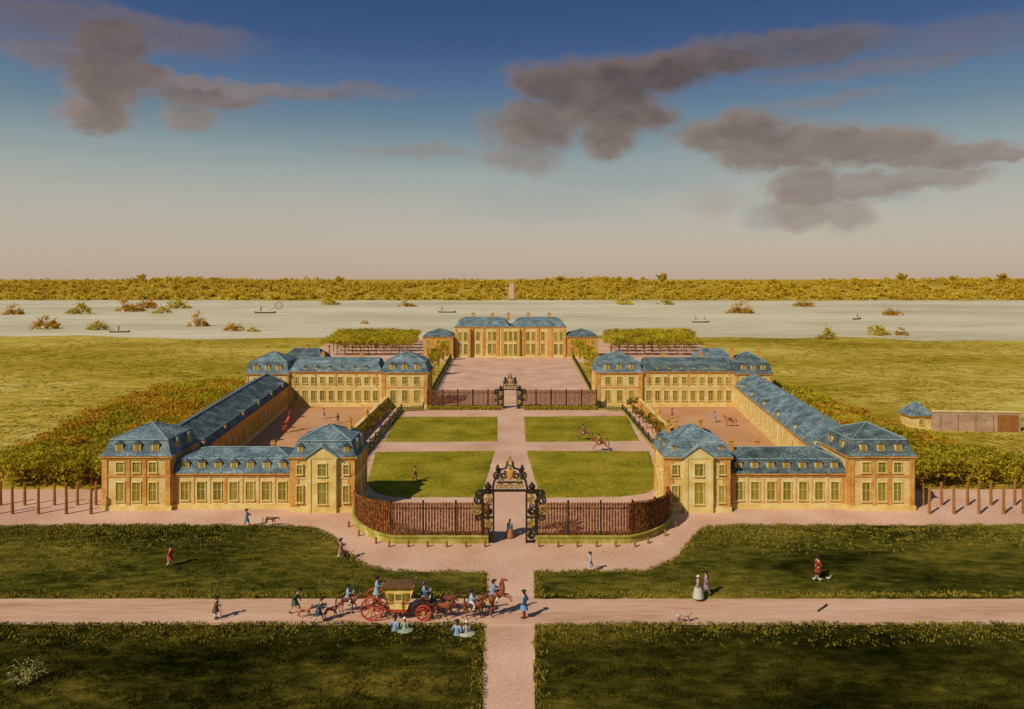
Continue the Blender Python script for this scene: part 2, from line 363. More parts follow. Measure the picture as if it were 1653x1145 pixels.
def quad_body(root, spec, E, mats, extra=None):
    keys = list(spec); ix = {k:i for i,k in enumerate(keys)}
    m2 = skin_mesh([spec[k][0] for k in keys], [(ix[a],ix[b]) for a,b in E], [spec[k][1] for k in keys], ix['loin'])
    return body_obj('body', m2, extra, mats, root)
def horse(label, loc, head=0.0, pose='trot', colour=(.17,.055,.02), saddle=None, scale=.92, group=None, low=False, mane=(.03,.015,.008), cat='horse'):
    root = empty('horse', loc, label, cat, group, R(head), scale)
    S = dict(rump=[(-.72,0,1.27),(.25,.25)], loin=[(-.3,0,1.29),(.27,.27)], girth=[(.2,0,1.25),(.28,.31)], chest=[(.58,0,1.28),(.22,.27)],
             nb=[(.80,0,1.48),(.14,.22)], nm=[(.98,0,1.75),(.10,.16)], poll=[(1.14,0,1.98),.105], cheek=[(1.29,0,1.86),(.085,.11)], muz=[(1.48,0,1.66),.065])
    if low:
        S['nb'][0] = (.86,0,1.32); S['nm'][0] = (1.12,0,1.30); S['poll'][0] = (1.38,0,1.33); S['cheek'][0] = (1.5,0,1.2); S['muz'][0] = (1.62,0,.98)
    E = [('rump','loin'),('loin','girth'),('girth','chest'),('chest','nb'),('nb','nm'),('nm','poll'),('poll','cheek'),('cheek','muz')]
    G_ = {'stand':((0,0),(0,0),(0,0),(0,0)), 'trot':((.34,.16),(-.16,0),(-.2,0),(.26,.1)), 'gallop':((.7,.42),(.5,.3),(-.55,.3),(-.4,.22)), 'rear':((.3,.5),(.2,.42),(0,0),(.12,0))}[pose]
    for i, (s, nm) in enumerate(((1,'fl'),(-1,'fr'))):
        dx, lift = G_[i]; y = s*.15
        S[nm+'1'] = [(.52,y,1.06),.13]; S[nm+'2'] = [(.50+dx*.3,y,.84),.085]
        S[nm+'3'] = [(.54+dx*.8,y,.5+lift*.5),.058]; S[nm+'4'] = [(.52+dx*(.9 if lift else 1),y,.16+lift*.62),.042]; S[nm+'5'] = [(.57+dx*(.9 if lift else 1),y,.045+lift*.55),.056]
        E += [('chest',nm+'1')] + [(nm+str(k),nm+str(k+1)) for k in range(1,5)]
    for i, (s, nm) in enumerate(((1,'hl'),(-1,'hr'))):
        dx, lift = G_[2+i]; y = s*.15
        S[nm+'1'] = [(-.66,y,1.08),.17]; S[nm+'2'] = [(-.52+dx*.3,y,.83),.115]
        S[nm+'3'] = [(-.80+dx*.8,y,.52+lift*.4),.062]; S[nm+'4'] = [(-.73+dx,y,.15+lift*.5),.044]; S[nm+'5'] = [(-.67+dx,y,.045+lift*.45),.056]
        E += [('rump',nm+'1')] + [(nm+str(k),nm+str(k+1)) for k in range(1,5)]
    M = Matrix.Identity(4)
    if pose == 'rear':
        M = Matrix.Translation((-.66,0,1.02)) @ Matrix.Rotation(R(-38), 4, 'Y') @ Matrix.Translation((.66,0,-1.10))
        for k in S:
            if not (k[0] == 'h' and k[2:] in ('2','3','4','5')): S[k][0] = tuple(M @ Vector(S[k][0]))
    if pose == 'gallop':
        for k in S: S[k][0] = (S[k][0][0], S[k][0][1], S[k][0][2]+ .02)
    V = {k: Vector(v[0]) for k, v in S.items()}
    ex = MB(); pl = V['poll']
    for s in (1,-1):
        ex.tube([pl+Vector((-.02,s*.05,.06)), pl+Vector((-.02,s*.065,.14)), pl+Vector((0,s*.06,.2))], [.03,.028,.006], 6)
        ex.ball(V['cheek']+Vector((-.02,s*.092,.05)), .02, 6, 1)
    for k in ('fl','fr','hl','hr'):
        ex.tube([V[k+'5']+Vector((-.03,0,.03)), V[k+'5']+Vector((.01,0,-.045))], [.05,.068], 8, 1)
    quad_body(root, S, E, [flat(colour), M_eye], ex)
    m = MB(); mf = flat(mane)
    ln = [V['poll']+Vector((.02,0,.1)), V['nm']+Vector((-.12,0,.12)), V['nb']+Vector((-.2,0,.16))]
    for a in range(8):
        t = a/7; p = ln[0].lerp(ln[1], t*2) if t < .5 else ln[1].lerp(ln[2], t*2-1)
        m.tube([p, p+Vector((-.06,-.05,-.03)), p+Vector((-.08,-.09,-.18))], [.04,.045,.012], 5)
    m.build('mane', mf, root, smooth=True)
    t = MB(); r = V['rump']
    b0 = r + (Vector((-.22,0,.12)) if pose != 'rear' else Vector((-.24,0,-.06)))
    t.tube([b0, b0+Vector((-.14,0,.02)), b0+Vector((-.26,0,-.2)), b0+Vector((-.28,0,-.55)), b0+Vector((-.24,0,-.8))], [.04,.05,.075,.07,.015], 7)
    t.build('tail', mf, root, smooth=True)
    if saddle:
        s = MB(); vs = []; n = 9
        for x in (-.28,-.1,.1,.3):
            for k in range(n):
                an = R(-20 + 220*k/(n-1)); rr = .315
                p = Vector((x, rr*math.cos(an), 1.27+rr*math.sin(an)*1.02 + (.05 if abs(x) > .2 and 2 < k < 6 else 0)))
                vs.append(tuple(M @ p))
        s.add(vs, [(i*n+k,i*n+k+1,(i+1)*n+k+1,(i+1)*n+k) for i in range(3) for k in range(n-1)])
        s.build('saddle', flat(saddle), root, smooth=True)
    root['_seat'] = tuple(M @ Vector((-.02,0,1.60)))
    return root
def ride(h, label, **kw):
    M = Matrix.Translation(h.location) @ Matrix.Rotation(h.rotation_euler[2], 4, 'Z') @ Matrix.Scale(h.scale[0], 4)
    p = M @ Vector(h['_seat'])
    return person(label, p, math.degrees(h.rotation_euler[2]), pose='ride', **kw)
def dog(label, loc, head=0.0, colour=(.35,.2,.08), scale=1.0, group=None, run=True):
    root = empty('dog', loc, label, 'dog', group, R(head), scale)
    S = dict(rump=[(-.34,0,.55),(.10,.11)], loin=[(-.1,0,.57),(.10,.11)], chest=[(.24,0,.53),(.12,.16)], nb=[(.38,0,.66),.085],
             poll=[(.5,0,.80),.085], muz=[(.68,0,.74),.042])
    E = [('rump','loin'),('loin','chest'),('chest','nb'),('nb','poll'),('poll','muz')]
    k = 1 if run else 0
    for s, nm, dx in ((1,'fl',.16*k),(-1,'fr',-.06*k)):
        S[nm+'1'] = [(.24,s*.08,.4),.055]; S[nm+'2'] = [(.25+dx*.6,s*.08,.22),.034]; S[nm+'3'] = [(.24+dx,s*.08,.035),.036]
        E += [('chest',nm+'1'),(nm+'1',nm+'2'),(nm+'2',nm+'3')]
    for s, nm, dx in ((1,'hl',-.12*k),(-1,'hr',.1*k)):
        S[nm+'1'] = [(-.28,s*.08,.42),.075]; S[nm+'2'] = [(-.42+dx*.5,s*.08,.22),.036]; S[nm+'3'] = [(-.34+dx,s*.08,.035),.036]
        E += [('rump',nm+'1'),(nm+'1',nm+'2'),(nm+'2',nm+'3')]
    ex = MB()
    for s in (1,-1):
        ex.tube([(.47,s*.06,.86),(.46,s*.10,.82),(.48,s*.11,.72)], [.02,.04,.012], 6); ex.ball((.57,s*.05,.81), .012, 6, 1)
    ex.ball((.72,0,.745), .018, 6, 1)
    ex.tube([(-.42,0,.6),(-.58,0,.66),(-.7,0,.8)], [.035,.026,.01], 6)
    quad_body(root, S, E, [flat(colour), M_eye], ex)
    return root
def goose(label, loc, head=0.0, group=None):
    root = empty('goose', loc, label, 'goose', group, R(head), .62)
    S = dict(rump=[(-.28,0,.34),.06], loin=[(0,0,.33),(.15,.15)], chest=[(.2,0,.36),(.11,.12)], nb=[(.3,0,.5),.05], poll=[(.34,0,.74),.05], muz=[(.42,0,.73),.035])
    E = [('rump','loin'),('loin','chest'),('chest','nb'),('nb','poll'),('poll','muz')]
    ex = MB(); ex.tube([(.42,0,.73),(.53,0,.70)], [.03,.012], 6, 1)
    for s in (1,-1): ex.tube([(.03,s*.07,.22),(.03,s*.08,.02),(.11,s*.09,.015)], [.018,.015,.02], 5, 1)
    quad_body(root, S, E, [flat((.5,.48,.4)), flat((.5,.22,.04))], ex)
def stick(label, a, b, r=.03, colour=(.14,.07,.03), name='walking_stick', cat='stick'):
    m = MB(); a = Vector(a); b = Vector(b)
    m.tube([(0,0,0), (b-a)*.5+Vector((.015,0,0)), b-a], [r, r*.9, r*.8], 6)
    o = m.build(name, flat(colour), smooth=True); o.location = a
    return tag(o, label, cat)
def at(px, py, z=0.06): x, y = G(px, py); return (x, y, z)
BLUE = (.16,.24,.36); RED = (.42,.05,.03); BROWN = (.22,.09,.035); GREY = (.2,.19,.19); TAN = (.45,.28,.12); WHITE = (.5,.46,.38); DK = (.05,.045,.045)

# ---- the coach and its train
CO = at(645, 995, .02)
def coach():
    root = empty('coach', CO, 'gilded horse-drawn coach with red spoked wheels and a black roof on the cross road', 'coach')
    gold = noise_mat('coach_gilding', [(0,(.50,.24,.03)),(.5,(.70,.46,.08)),(1,(.8,.64,.24))], scale=3, scale2=12, rough=.4, spec=.5, coord='obj')
    redp = flat((.42,.055,.025), .5)
    prof = [(-.30,.50),(.30,.50),(.54,.60),(.72,.90),(.84,1.35),(.98,1.85),(1.18,2.42),(-1.18,2.42),(-.98,1.85),(-.84,1.35),(-.72,.90),(-.54,.60)]
    b = MB(); n = len(prof)
    rows = [(-.62,.92),(-.72,1.0),(.72,1.0),(.62,.92)]
    vs = [(x*k, y, .55+(z-.55)*(1 if abs(y) > .7 else 1)) for y, k in rows for x, z in prof]
    fs = [(r*n+i, r*n+(i+1)%n, (r+1)*n+(i+1)%n, (r+1)*n+i) for r in range(3) for i in range(n)]
    fs = [f[::-1] for f in fs] + [tuple(range(n)), tuple(range(4*n-1,3*n-1,-1))]
    b.add(vs, fs); b.build('body', gold, root)
    for s in (-1,1):
        d = MB(); d.box((.02,s*.725,1.35),(.62,.05,1.45)); do = d.build('door', flat((.75,.55,.18), .5), root)
        w = MB(); w.box((.02,s*.757,1.78),(.46,.02,.46)); w.build('pane', M_pane, do)
        hd = MB(); hd.ball((.26,s*.77,1.3), .035, 6); hd.build('handle', M_iron, do)
        for x in (-.60,.62):
            q = MB(); q.box((x,s*.725,1.8),(.38,.05,.5)); wo = q.build('window', M_gilt, root)
            p = MB(); p.box((x,s*.757,1.8),(.28,.02,.4)); p.build('pane', M_pane, wo)
        tr = MB(); tr.tube([(-.9,s*.74,1.36),(.9,s*.74,1.36)], .03, 6); tr.tube([(-.7,s*.74,.82),(.7,s*.74,.82)], .035, 6)
        tr.build('moulding', redp, root)
        lp = MB(); lp.prism([(-.5,s*.70),(.5,s*.70),(.5,s*.765),(-.5,s*.765)][::s], .62, .80); lp.build('lower_panel', redp, root)
    r = MB(); poly = [(-1.26,-.8),(1.26,-.8),(1.26,.8),(-1.26,.8)]
    vs = [(x,y,2.423) for x,y in poly] + [(x,y,2.50) for x,y in poly] + [(x*.8,y*.75,2.58) for x,y in poly] + [(x*.35,y*.3,2.62) for x,y in poly]
    r.add(vs, [(3,2,1,0)] + [(k*4+i,k*4+(i+1)%4,k*4+4+(i+1)%4,k*4+4+i) for k in range(3) for i in range(4)] + [(12,13,14,15)])
    r.build('roof', flat((.13,.06,.018), .5), root)
    for x, y in poly:
        f = MB(); f.lathe([(.02,2.50),(.06,2.54),(.07,2.6),(.03,2.68),(.005,2.74)], (x*.94,y*.92,0), 8); f.build('finial', M_gilt, root)
    for x, rr in ((-1.95,.92),(1.95,.60)):
        ax = MB(); ax.tube([(x,-.86,rr),(x,.86,rr)], .055, 8); ax.build('axle', redp, root)
        for s in (-1,1):
            y = s*.80
            w = MB(); ring = [(x+rr*.93*math.cos(2*math.pi*k/28), y, rr+rr*.93*math.sin(2*math.pi*k/28)) for k in range(29)]
            w.tube(ring, .07, 6, caps=False)
            wo = w.build('wheel', redp, root)
            sp = MB()
            for k in range(10):
                a = 2*math.pi*k/10+.2
                sp.tube([(x+.1*math.cos(a),y,rr+.1*math.sin(a)),(x+rr*.9*math.cos(a),y,rr+rr*.9*math.sin(a))], [.045,.032], 6)
            sp.build('spokes', redp, wo)
            hb = MB(); hb.tube([(x,y-.13,rr),(x,y+.13,rr)], [.13,.13], 10); hb.build('hub', flat((.5,.3,.06), .5), wo)
    p = MB()
    for s in (-.3,.3): p.tube([(-1.95,s,.95),(-1.2,s,.62),(0,s,.42),(1.2,s,.55),(1.95,s,.72)], .06, 6)
    p.build('perch', redp, root)
    for x0, x1 in ((-1.95,-.95),(1.95,.98)):
        for s in (-1,1):
            st = MB(); st.tube([(x0,s*.55,1.0),(x0*.98,s*.55,1.7),((x0+x1)/2,s*.55,1.2),(x1*.75,s*.55,.66)], [.05,.05,.035,.03], 6); st.build('spring', M_iron, root)
    ds = MB(); ds.box((1.95,0,1.52),(.55,1.1,.12)); ds.box((2.0,0,1.25),(.3,.9,.42)); ds.tube([(2.25,-.45,1.25),(2.55,-.45,1.05)],.03); ds.tube([(2.25,.45,1.25),(2.55,.45,1.05)],.03); ds.box((2.5,0,1.06),(.35,1.0,.05))
    ds.build('driver_seat', flat((.16,.06,.03)), root)
    fb = MB(); fb.box((-1.75,0,1.12),(.55,1.0,.07)); fb.build('footboard', flat((.16,.06,.03)), root)
    po = MB(); po.tube([(1.95,0,.72),(3.2,0,.9),(6.6,0,.92)], [.06,.05,.04], 6); po.build('pole', flat((.3,.06,.03)), root)
coach()
person('coachman in a blue-grey coat driving from the seat of the gilded coach', (CO[0]+1.88, CO[1], CO[2]+1.62), 0, 'sit', BLUE, DK, arm='fwd', hat=(.08,.07,.09))
person('footman in pale blue standing on the footboard behind the gilded coach', (CO[0]-1.72, CO[1]-.1, CO[2]+1.16), 0, 'stand', (.24,.34,.36), BLUE, arm='fwd')
hx = lambda px: at(px, 994, .03)
for px, dy, c, lab, pose in ((716,-.55,(.24,.065,.02),'bay coach horse nearest the red front wheel, on the near side of the pole','trot'),
                       (722,.65,(.14,.045,.018),'dark coach horse nearest the red front wheel, on the far side of the pole','trot'),
                       (762,-.55,(.28,.08,.02),'chestnut coach horse ridden by the postilion, in the middle of the team','trot'),
                       (769,.65,(.2,.07,.025),'brown coach horse beyond the postilion in the middle of the team','trot')):
    x, y, z = hx(px)
    h = horse(lab, (x, y+dy, z), 0, pose, c, saddle=(.08,.03,.02) if '_ridden' in lab or 'ridden' in lab else None, scale=.8, group='horses drawing the coach')
    if 'ridden' in lab:
        ride(h, 'postilion in a light blue coat riding in the middle of the coach team', coat=(.34,.46,.54), legs=WHITE, arm='fwd', scale=.98)
x, y, z = at(806, 995, .03)
h = horse('chestnut lead horse rearing where the cross road meets the central avenue', (x, y, z), 4, 'rear', (.30,.075,.022), saddle=(.08,.03,.02), scale=.98, mane=(.26,.08,.02))
ride(h, 'rider in blue with a dark hat on the rearing lead horse', coat=BLUE, legs=(.3,.1,.04), arm='fwd')
person('man in blue coat, red breeches and wide black hat facing the coach', at(846, 999), 150, 'stand', (.14,.26,.42), RED, (.5,.07,.04), arm='hip', scale=1.15)
h = horse('reddish saddle horse following close behind the coach', at(562, 990), 0, 'trot', (.28,.10,.04), saddle=(.1,.04,.02), scale=.78)
ride(h, 'rider in pale blue following the coach on a reddish horse', coat=(.26,.38,.44), legs=BROWN, arm='fwd', scale=.96)
person('running footman in a dark coat and mustard breeches far behind the coach', at(476, 990), 8, 'walk', (.07,.09,.06), (.5,.3,.06), (.5,.33,.1), arm='swing', lean=24, stride=.4)
dog('orange-brown hound running beside the footman in mustard breeches', at(492, 998), 0, (.42,.17,.06), 1.15)
person('running man in a dark jacket and white breeches at the road edge behind the coach', at(514, 1006), 20, 'walk', (.05,.055,.055), WHITE, WHITE, arm='fwd', lean=20, stride=.36)
dog('brown hound leaping ahead of the man in white breeches', at(534, 999), 20, (.30,.10,.05), 1.25)
person('man in grey-blue with a black hat sitting on the grass below the coach', at(638, 1022, .24), 60, 'ground', (.2,.28,.36), GREY, arm='hip')
person('woman in a pale green gown sitting beside the man in grey-blue below the coach', at(653, 1022, .24), 100, 'ground', (.30,.34,.20), (.27,.31,.18), female=True, hat=(.6,.56,.45), scale=.98)
person('man in slate blue sitting on the grass below the coach horses', at(738, 1029, .24), 70, 'ground', (.2,.27,.36), (.4,.38,.36), arm='hip')
person('woman in a whitish gown sitting beside the man in slate blue', at(753, 1028, .24), 110, 'ground', (.34,.32,.22), (.40,.38,.28), female=True, hat=(.6,.56,.45), scale=.98)
person('small brown-clad wayfarer leaning on a stick on the left of the road', at(348, 1000), 0, 'stand', (.14,.07,.04), BROWN, arm='one', lean=10, scale=.95)
x, y, z = at(356, 1000); stick('straight wooden stick held by the brown-clad wayfarer', (x+.12, y-.15, z), (x+.02, y-.12, z+1.35))
person('person in a red coat and white stockings walking across the dark left lawn', at(275, 918, .2), 30, 'walk', RED, DK, WHITE, arm='swing')
person('man in a blue coat and red breeches driving a horse along the drive', at(398, 851), 0, 'walk', (.13,.2,.34), (.5,.05,.06), (.5,.08,.08), arm='fwd', scale=1.0)
horse('brown horse with lowered head driven along the drive before the left wing', at(436, 850), 6, 'trot', (.2,.09,.035), scale=.62, low=True)
person('man in a dark hat at the curved edge of the left lawn', at(550, 905, .2), 10, 'walk', (.3,.12,.07), DK, arm='fwd', scale=1.0)
dog('tan dog in front of the man at the curved lawn edge', at(561, 902), 180, (.5,.28,.14), 1.0)
person('man in grey and white standing on the curved drive right of the gate', at(953, 924), 180, 'stand', (.34,.33,.36), (.34,.14,.07), arm='one', hat=DK, scale=.95)
person('man in a purple-brown coat strolling on the right lawn by the road', at(1140, 966, .2), 160, 'walk', (.24,.15,.17), BROWN, WHITE, arm='hip', scale=1.1)
person('woman in a whitish gown on the right lawn beside the strolling man', at(1127, 969, .2), 160, 'stand', (.30,.22,.2), (.42,.41,.33), female=True, hat=(.62,.6,.5), scale=1.0)
person('person in a deep red coat among the geese on the right lawn', at(1320, 938, .2), 200, 'stand', (.2,.03,.018), (.16,.03,.02), (.2,.05,.03), arm='hip')
for px, py, a, l in ((1314,943,20,'white goose left of the person in the deep red coat'), (1324,944,170,'white goose at the feet of the person in the deep red coat'), (1337,942,0,'white goose right of the person in the deep red coat')):
    goose(l, at(px, py, .25), a)
stick('dark fallen branch lying on the road far right', (*G(1320,988), .08), (*G(1335,978), .12), .07, (.06,.04,.03), 'fallen_branch', 'branch')
dog('small pale dog on the road right of the avenue, facing left', at(1096, 1004), 170, (.5,.4,.3), .75); dog('small pinkish-brown dog on the road right of the avenue, facing right', at(1107, 1005), 10, (.45,.24,.15), .8)
person('woman in a blue bodice and brown apron standing in the open great gate', at(823, 868), 80, 'stand', (.07,.17,.19), (.36,.14,.04), female=True, hat=(.12,.06,.04), scale=.98)
person('person in red-brown strolling on the left front parterre lawn', at(670, 778, .1), 200, 'walk', (.34,.11,.03), (.3,.1,.03), TAN, arm='swing', hat=(.2,.09,.03), scale=1.05)
h = horse('chestnut horse galloping at the head of the two riders on the parterre', at(970, 729), 175, 'gallop', (.34,.10,.035), saddle=(.1,.04,.02), scale=1.0)
ride(h, 'rider in red-brown on the nearer of the two galloping horses', coat=(.36,.13,.06), legs=BROWN, lean=20, arm='fwd')
h = horse('bay horse galloping behind the first rider on the parterre', at(944, 712), 168, 'gallop', (.26,.09,.04), saddle=(.1,.04,.02), scale=1.0)
ride(h, 'rider in dark brown on the farther of the two galloping horses', coat=(.2,.09,.05), legs=BROWN, lean=20, arm='fwd')
horse('red chestnut horse rearing alone in the left stable yard', at(466, 697), 70, 'rear', (.40,.07,.03), scale=1.15, mane=(.4,.08,.03))
person('groom in grey standing at the far side of the left stable yard', at(523, 676), 200, 'stand', GREY, BROWN, scale=1.0)
person('groom in a brown coat near the pediment pavilion in the left stable yard', at(545, 684), 160, 'walk', (.2,.1,.05), DK, arm='swing', scale=1.0)
h = horse('sorrel horse walking across the right stable yard', at(1178, 689), 185, 'trot', (.42,.17,.07), saddle=(.12,.05,.02), scale=.95)
person('groom in a blue coat leading the sorrel horse in the right stable yard', at(1154, 682), 180, 'walk', BLUE, DK, arm='one', scale=1.0)
person('groom in dark red at the inner wall of the right stable yard', at(1085, 676), 0, 'stand', (.25,.06,.03), BROWN, scale=1.0)

# ------------------------------------------------------------------ setting: ground sheets
def sheet(name, poly, z, mat, kind='structure'):
    bm = bmesh.new(); f = bm.faces.new([bm.verts.new((p[0], p[1], z)) for p in poly]); f.normal_update()
    if f.normal.z < 0: f.normal_flip()
    bmesh.ops.triangulate(bm, faces=bm.faces[:])
    me = bpy.data.meshes.new(name); bm.to_mesh(me); bm.free(); me.materials.append(mat)
    o = bpy.data.objects.new(name, me); col.objects.link(o); return tag(o, kind=kind)
sheet('ground', [(-7000,-200),(7000,-200),(7000,9000),(-7000,9000)], 0, M_meadow)
def wob(x): return 6*math.sin(x*.021+1) + 4*math.sin(x*.057) + 3.5*math.sin(x*.13+2) + 2*math.sin(x*.41)
near = [(x, Yg(545 - 1.5*(x < -150) + 2.5*(x > 160)) + wob(x)) for x in range(-900, 901, 12)]
far = [(x, 805 + 2*wob(x*.6)) for x in range(1200, -1201, -15)]
sheet('river', near + far, .03, M_water)
sheet('forecourt', [(-120,Yg(1016)),(120,Yg(1016)),(120,84.897),(-120,84.897)], .004, M_gravel)
sheet('plantation_edge', [(-140,84.9),(-46,84.9),(-46,87.4),(-140,87.4)], .004, M_gravel)
sheet('plantation_edge', [(45.2,84.9),(140,84.9),(140,87.4),(45.2,87.4)], .004, M_gravel)
sheet('avenue', [(-1.95,20),(1.75,20),(1.75,Yg(1013)-.01),(-1.95,Yg(1013)-.01)], .008, M_gravel)
M_road = noise_mat('trodden_gravel', [(0, (.38,.2,.11)), (.45, (.53,.305,.185)), (1, (.63,.395,.26))], scale=.5, scale2=3.5, w2=.4, contrast=1.2, bump=.3, bscale=8, dist=.03, stretch=(.12,1,1), spec=.05)
sheet('cross_road', [(-120,Yg(1013)),(120,Yg(1013)),(120,Yg(963)),(-120,Yg(963))], .007, M_road)
sheet('court_paving', [(-26,84.9),(26,84.9),(26,141),(-26,141)], .004, M_gravel)
sheet('yard_paving', [(-45.5,86),(-26.003,86),(-26.003,144),(-45.5,144)], .008, M_yard)
sheet('yard_paving', [(26.003,86),(45.5,86),(45.5,144),(26.003,144)], .008, M_yard)
sheet('honour_court', [(-17.5,141.003),(17.5,141.003),(19,232),(-20,232)], .012, M_gravel)
sheet('grove_paving', [(-72,218),(-21,218),(-21,300),(-72,300)], .012, M_gravel)
sheet('grove_paving', [(20,218),(72,218),(72,300),(20,300)], .012, M_gravel)

def pxpoly(pts): return [G(*p) for p in pts]
UL = [(-700,850),(440,850)] + smooth_line([(500,852),(534,866),(560,893),(592,914),(640,924)], 6) + [(786,926),(788,967),(-700,967)]
UR = [(863,967),(861,926)] + smooth_line([(1035,923),(1080,908),(1110,880),(1132,856),(1185,850)], 6) + [(2400,850),(2400,967)]
LL = [(-500,1010),(781,1010),(779,1150),(770,1320),(-500,1320)]
LR = [(862,1010),(2200,1010),(2200,1320),(874,1320),(864,1150)]
def bank(name, poly, h, mat, label=None):
    """a low turfed bed with a soft raised edge"""
    P = pxpoly(poly)
    P = [p for i, p in enumerate(P) if math.dist(p, P[i-1]) > .02]; Q = []
    for p, q in zip(P, P[1:]+P[:1]):
        k_ = max(1, int(math.dist(p, q)/.9)) if max(abs(p[0]), abs(q[0])) < 120 else max(1, int(math.dist(p, q)/2))
        for t_ in range(k_): Q.append((p[0]+(q[0]-p[0])*t_/k_+rnd.uniform(-.07,.07), p[1]+(q[1]-p[1])*t_/k_+rnd.uniform(-.07,.07)))
    P = Q; a = sum(P[i][0]*P[(i+1)%len(P)][1]-P[(i+1)%len(P)][0]*P[i][1] for i in range(len(P)))
    if a < 0: P = P[::-1]
    bm = bmesh.new(); lo = [bm.verts.new((p[0],p[1],.01)) for p in P]
    n = len(P); ins = []
    for i in range(n):
        p0, p1, p2 = Vector(P[i-1]), Vector(P[i]), Vector(P[(i+1)%n])
        d = ((p1-p0).normalized()+(p2-p1).normalized()); d.normalize(); nn = Vector((-d.y, d.x))
        ins.append(p1+nn*.35)
    hi = [bm.verts.new((p.x,p.y,h)) for p in ins]
    for i in range(n): bm.faces.new((lo[i],lo[(i+1)%n],hi[(i+1)%n],hi[i]))
    bm.faces.new(hi); bm.normal_update(); bmesh.ops.triangulate(bm, faces=bm.faces[:])
    me = bpy.data.meshes.new(name); bm.to_mesh(me); bm.free(); me.materials.append(mat)
    o = bpy.data.objects.new(name, me); col.objects.link(o); tag(o, kind='structure')
    return P
def inside(X, Y, P):
    r = np.zeros(len(X), bool); n = len(P)
    for i in range(n):
        x1, y1 = P[i]; x2, y2 = P[(i+1)%n]
        if y1 == y2: continue
        c = ((y1 > Y) != (y2 > Y)) & (X < (x2-x1)*(Y-y1)/(y2-y1)+x1); r ^= c
    return r
def edge_dist(X, Y, P):
    d = np.full(len(X), 1e9); n = len(P)
    for i in range(n):
        a = np.array(P[i]); b = np.array(P[(i+1)%n]); ab = b-a; L2 = (ab**2).sum()+1e-9
        t = np.clip(((X-a[0])*ab[0]+(Y-a[1])*ab[1])/L2, 0, 1)
        d = np.minimum(d, np.hypot(X-a[0]-t*ab[0], Y-a[1]-t*ab[1]))
    return d
def grass(name, polys, dens, h0, h1, w, z, mat, label, edge=None, blades=4, back=False):
    Vs = []
    for P in polys:
        xs = [p[0] for p in P]; ys = [p[1] for p in P]
        x0, x1, y0, y1 = max(min(xs),-90), min(max(xs),90), max(min(ys),36), max(ys)
        n = int((x1-x0)*(y1-y0)*dens)
        X = npr.uniform(x0,x1,n); Y = npr.uniform(y0,y1,n)
        k = inside(X,Y,P) & (np.abs(X) < Y*.8+3)
        if edge is not None:
            e_ = edge_dist(X,Y,P) < edge*npr.uniform(.0,1.2,n)
            if back:
                patch = .5+.5*np.sin(X*.35+2*np.sin(Y*.5))*np.sin(Y*.6+X*.11)
                e_ |= npr.uniform(0,1,n) < np.clip((Y-y1)/(4.0 if y1 < 60 else 8.5)+1, 0, 1)**1.25*(.35+.6*patch)
            k &= e_
        X, Y = X[k], Y[k]; n = len(X)
        clump = .55+.45*np.sin(X*.9+np.sin(Y*1.3)*2)*np.sin(Y*1.1+np.sin(X*.7)*2)
        for b in range(blades):
            a = npr.uniform(0,2*np.pi,n); hh = npr.uniform(h0,h1,n)*clump; dx = npr.uniform(-.5,.5,(n,2))*hh[:,None]
            bx = X+npr.normal(0,.08,n); by = Y+npr.normal(0,.08,n); zz = np.full(n,z)
            v = np.stack([np.stack([bx-np.cos(a)*w/2,by-np.sin(a)*w/2,zz],1), np.stack([bx+np.cos(a)*w/2,by+np.sin(a)*w/2,zz],1),
                          np.stack([bx+dx[:,0],by+dx[:,1],zz+hh],1)],1)
            Vs.append(v.reshape(-1,3))
    me = np_mesh(name, np.concatenate(Vs), 3, mat)
    o = bpy.data.objects.new(name, me); col.objects.link(o)
    return tag(o, label, 'grass', kind='stuff')
BP = [bank('lawn', q, .22, m_) for q, m_ in ((UL, M_mid), (UR, M_mid), (LL, M_dark), (LR, M_dark))]
grass('dark_grass', BP[:2], 13, .09, .27, .08, .2, M_mid, 'olive rough grass covering the two lawns above the cross road')
grass('dark_grass', BP[2:], 26, .1, .34, .07, .2, M_dark, 'dark rough grass covering the two lawns below the cross road')
grass('pale_grass', BP, 34, .13, .34, .09, .2, M_edge, 'paler grass fringing the dark lawns and spreading from their far edges', edge=.9, back=True)  # blades paler along the edges, spreading inward from the far one

PL = [[(638,673),(803,673),(803,713),(622,714)], [(846,673),(1012,672),(1032,712),(848,714)],
      [(606,730),(799,728),(776,803)] + smooth_line([(640,803),(608,796),(592,780)], 5), [(850,728),(1048,729)] + smooth_line([(1060,770),(1058,786),(1040,797),(1000,802)], 5) + [(872,804)]]
PP = [bank('parterre', q, .08, M_lawn) for q in PL]
grass('lawn_grass', PP, 14, .05, .16, .05, .06, M_lawn, 'short yellow-green grass on the four parterre lawns')
mead = [[(-90,Yg(787)+10),(90,Yg(787)+10),(90,300),(-90,300)]]

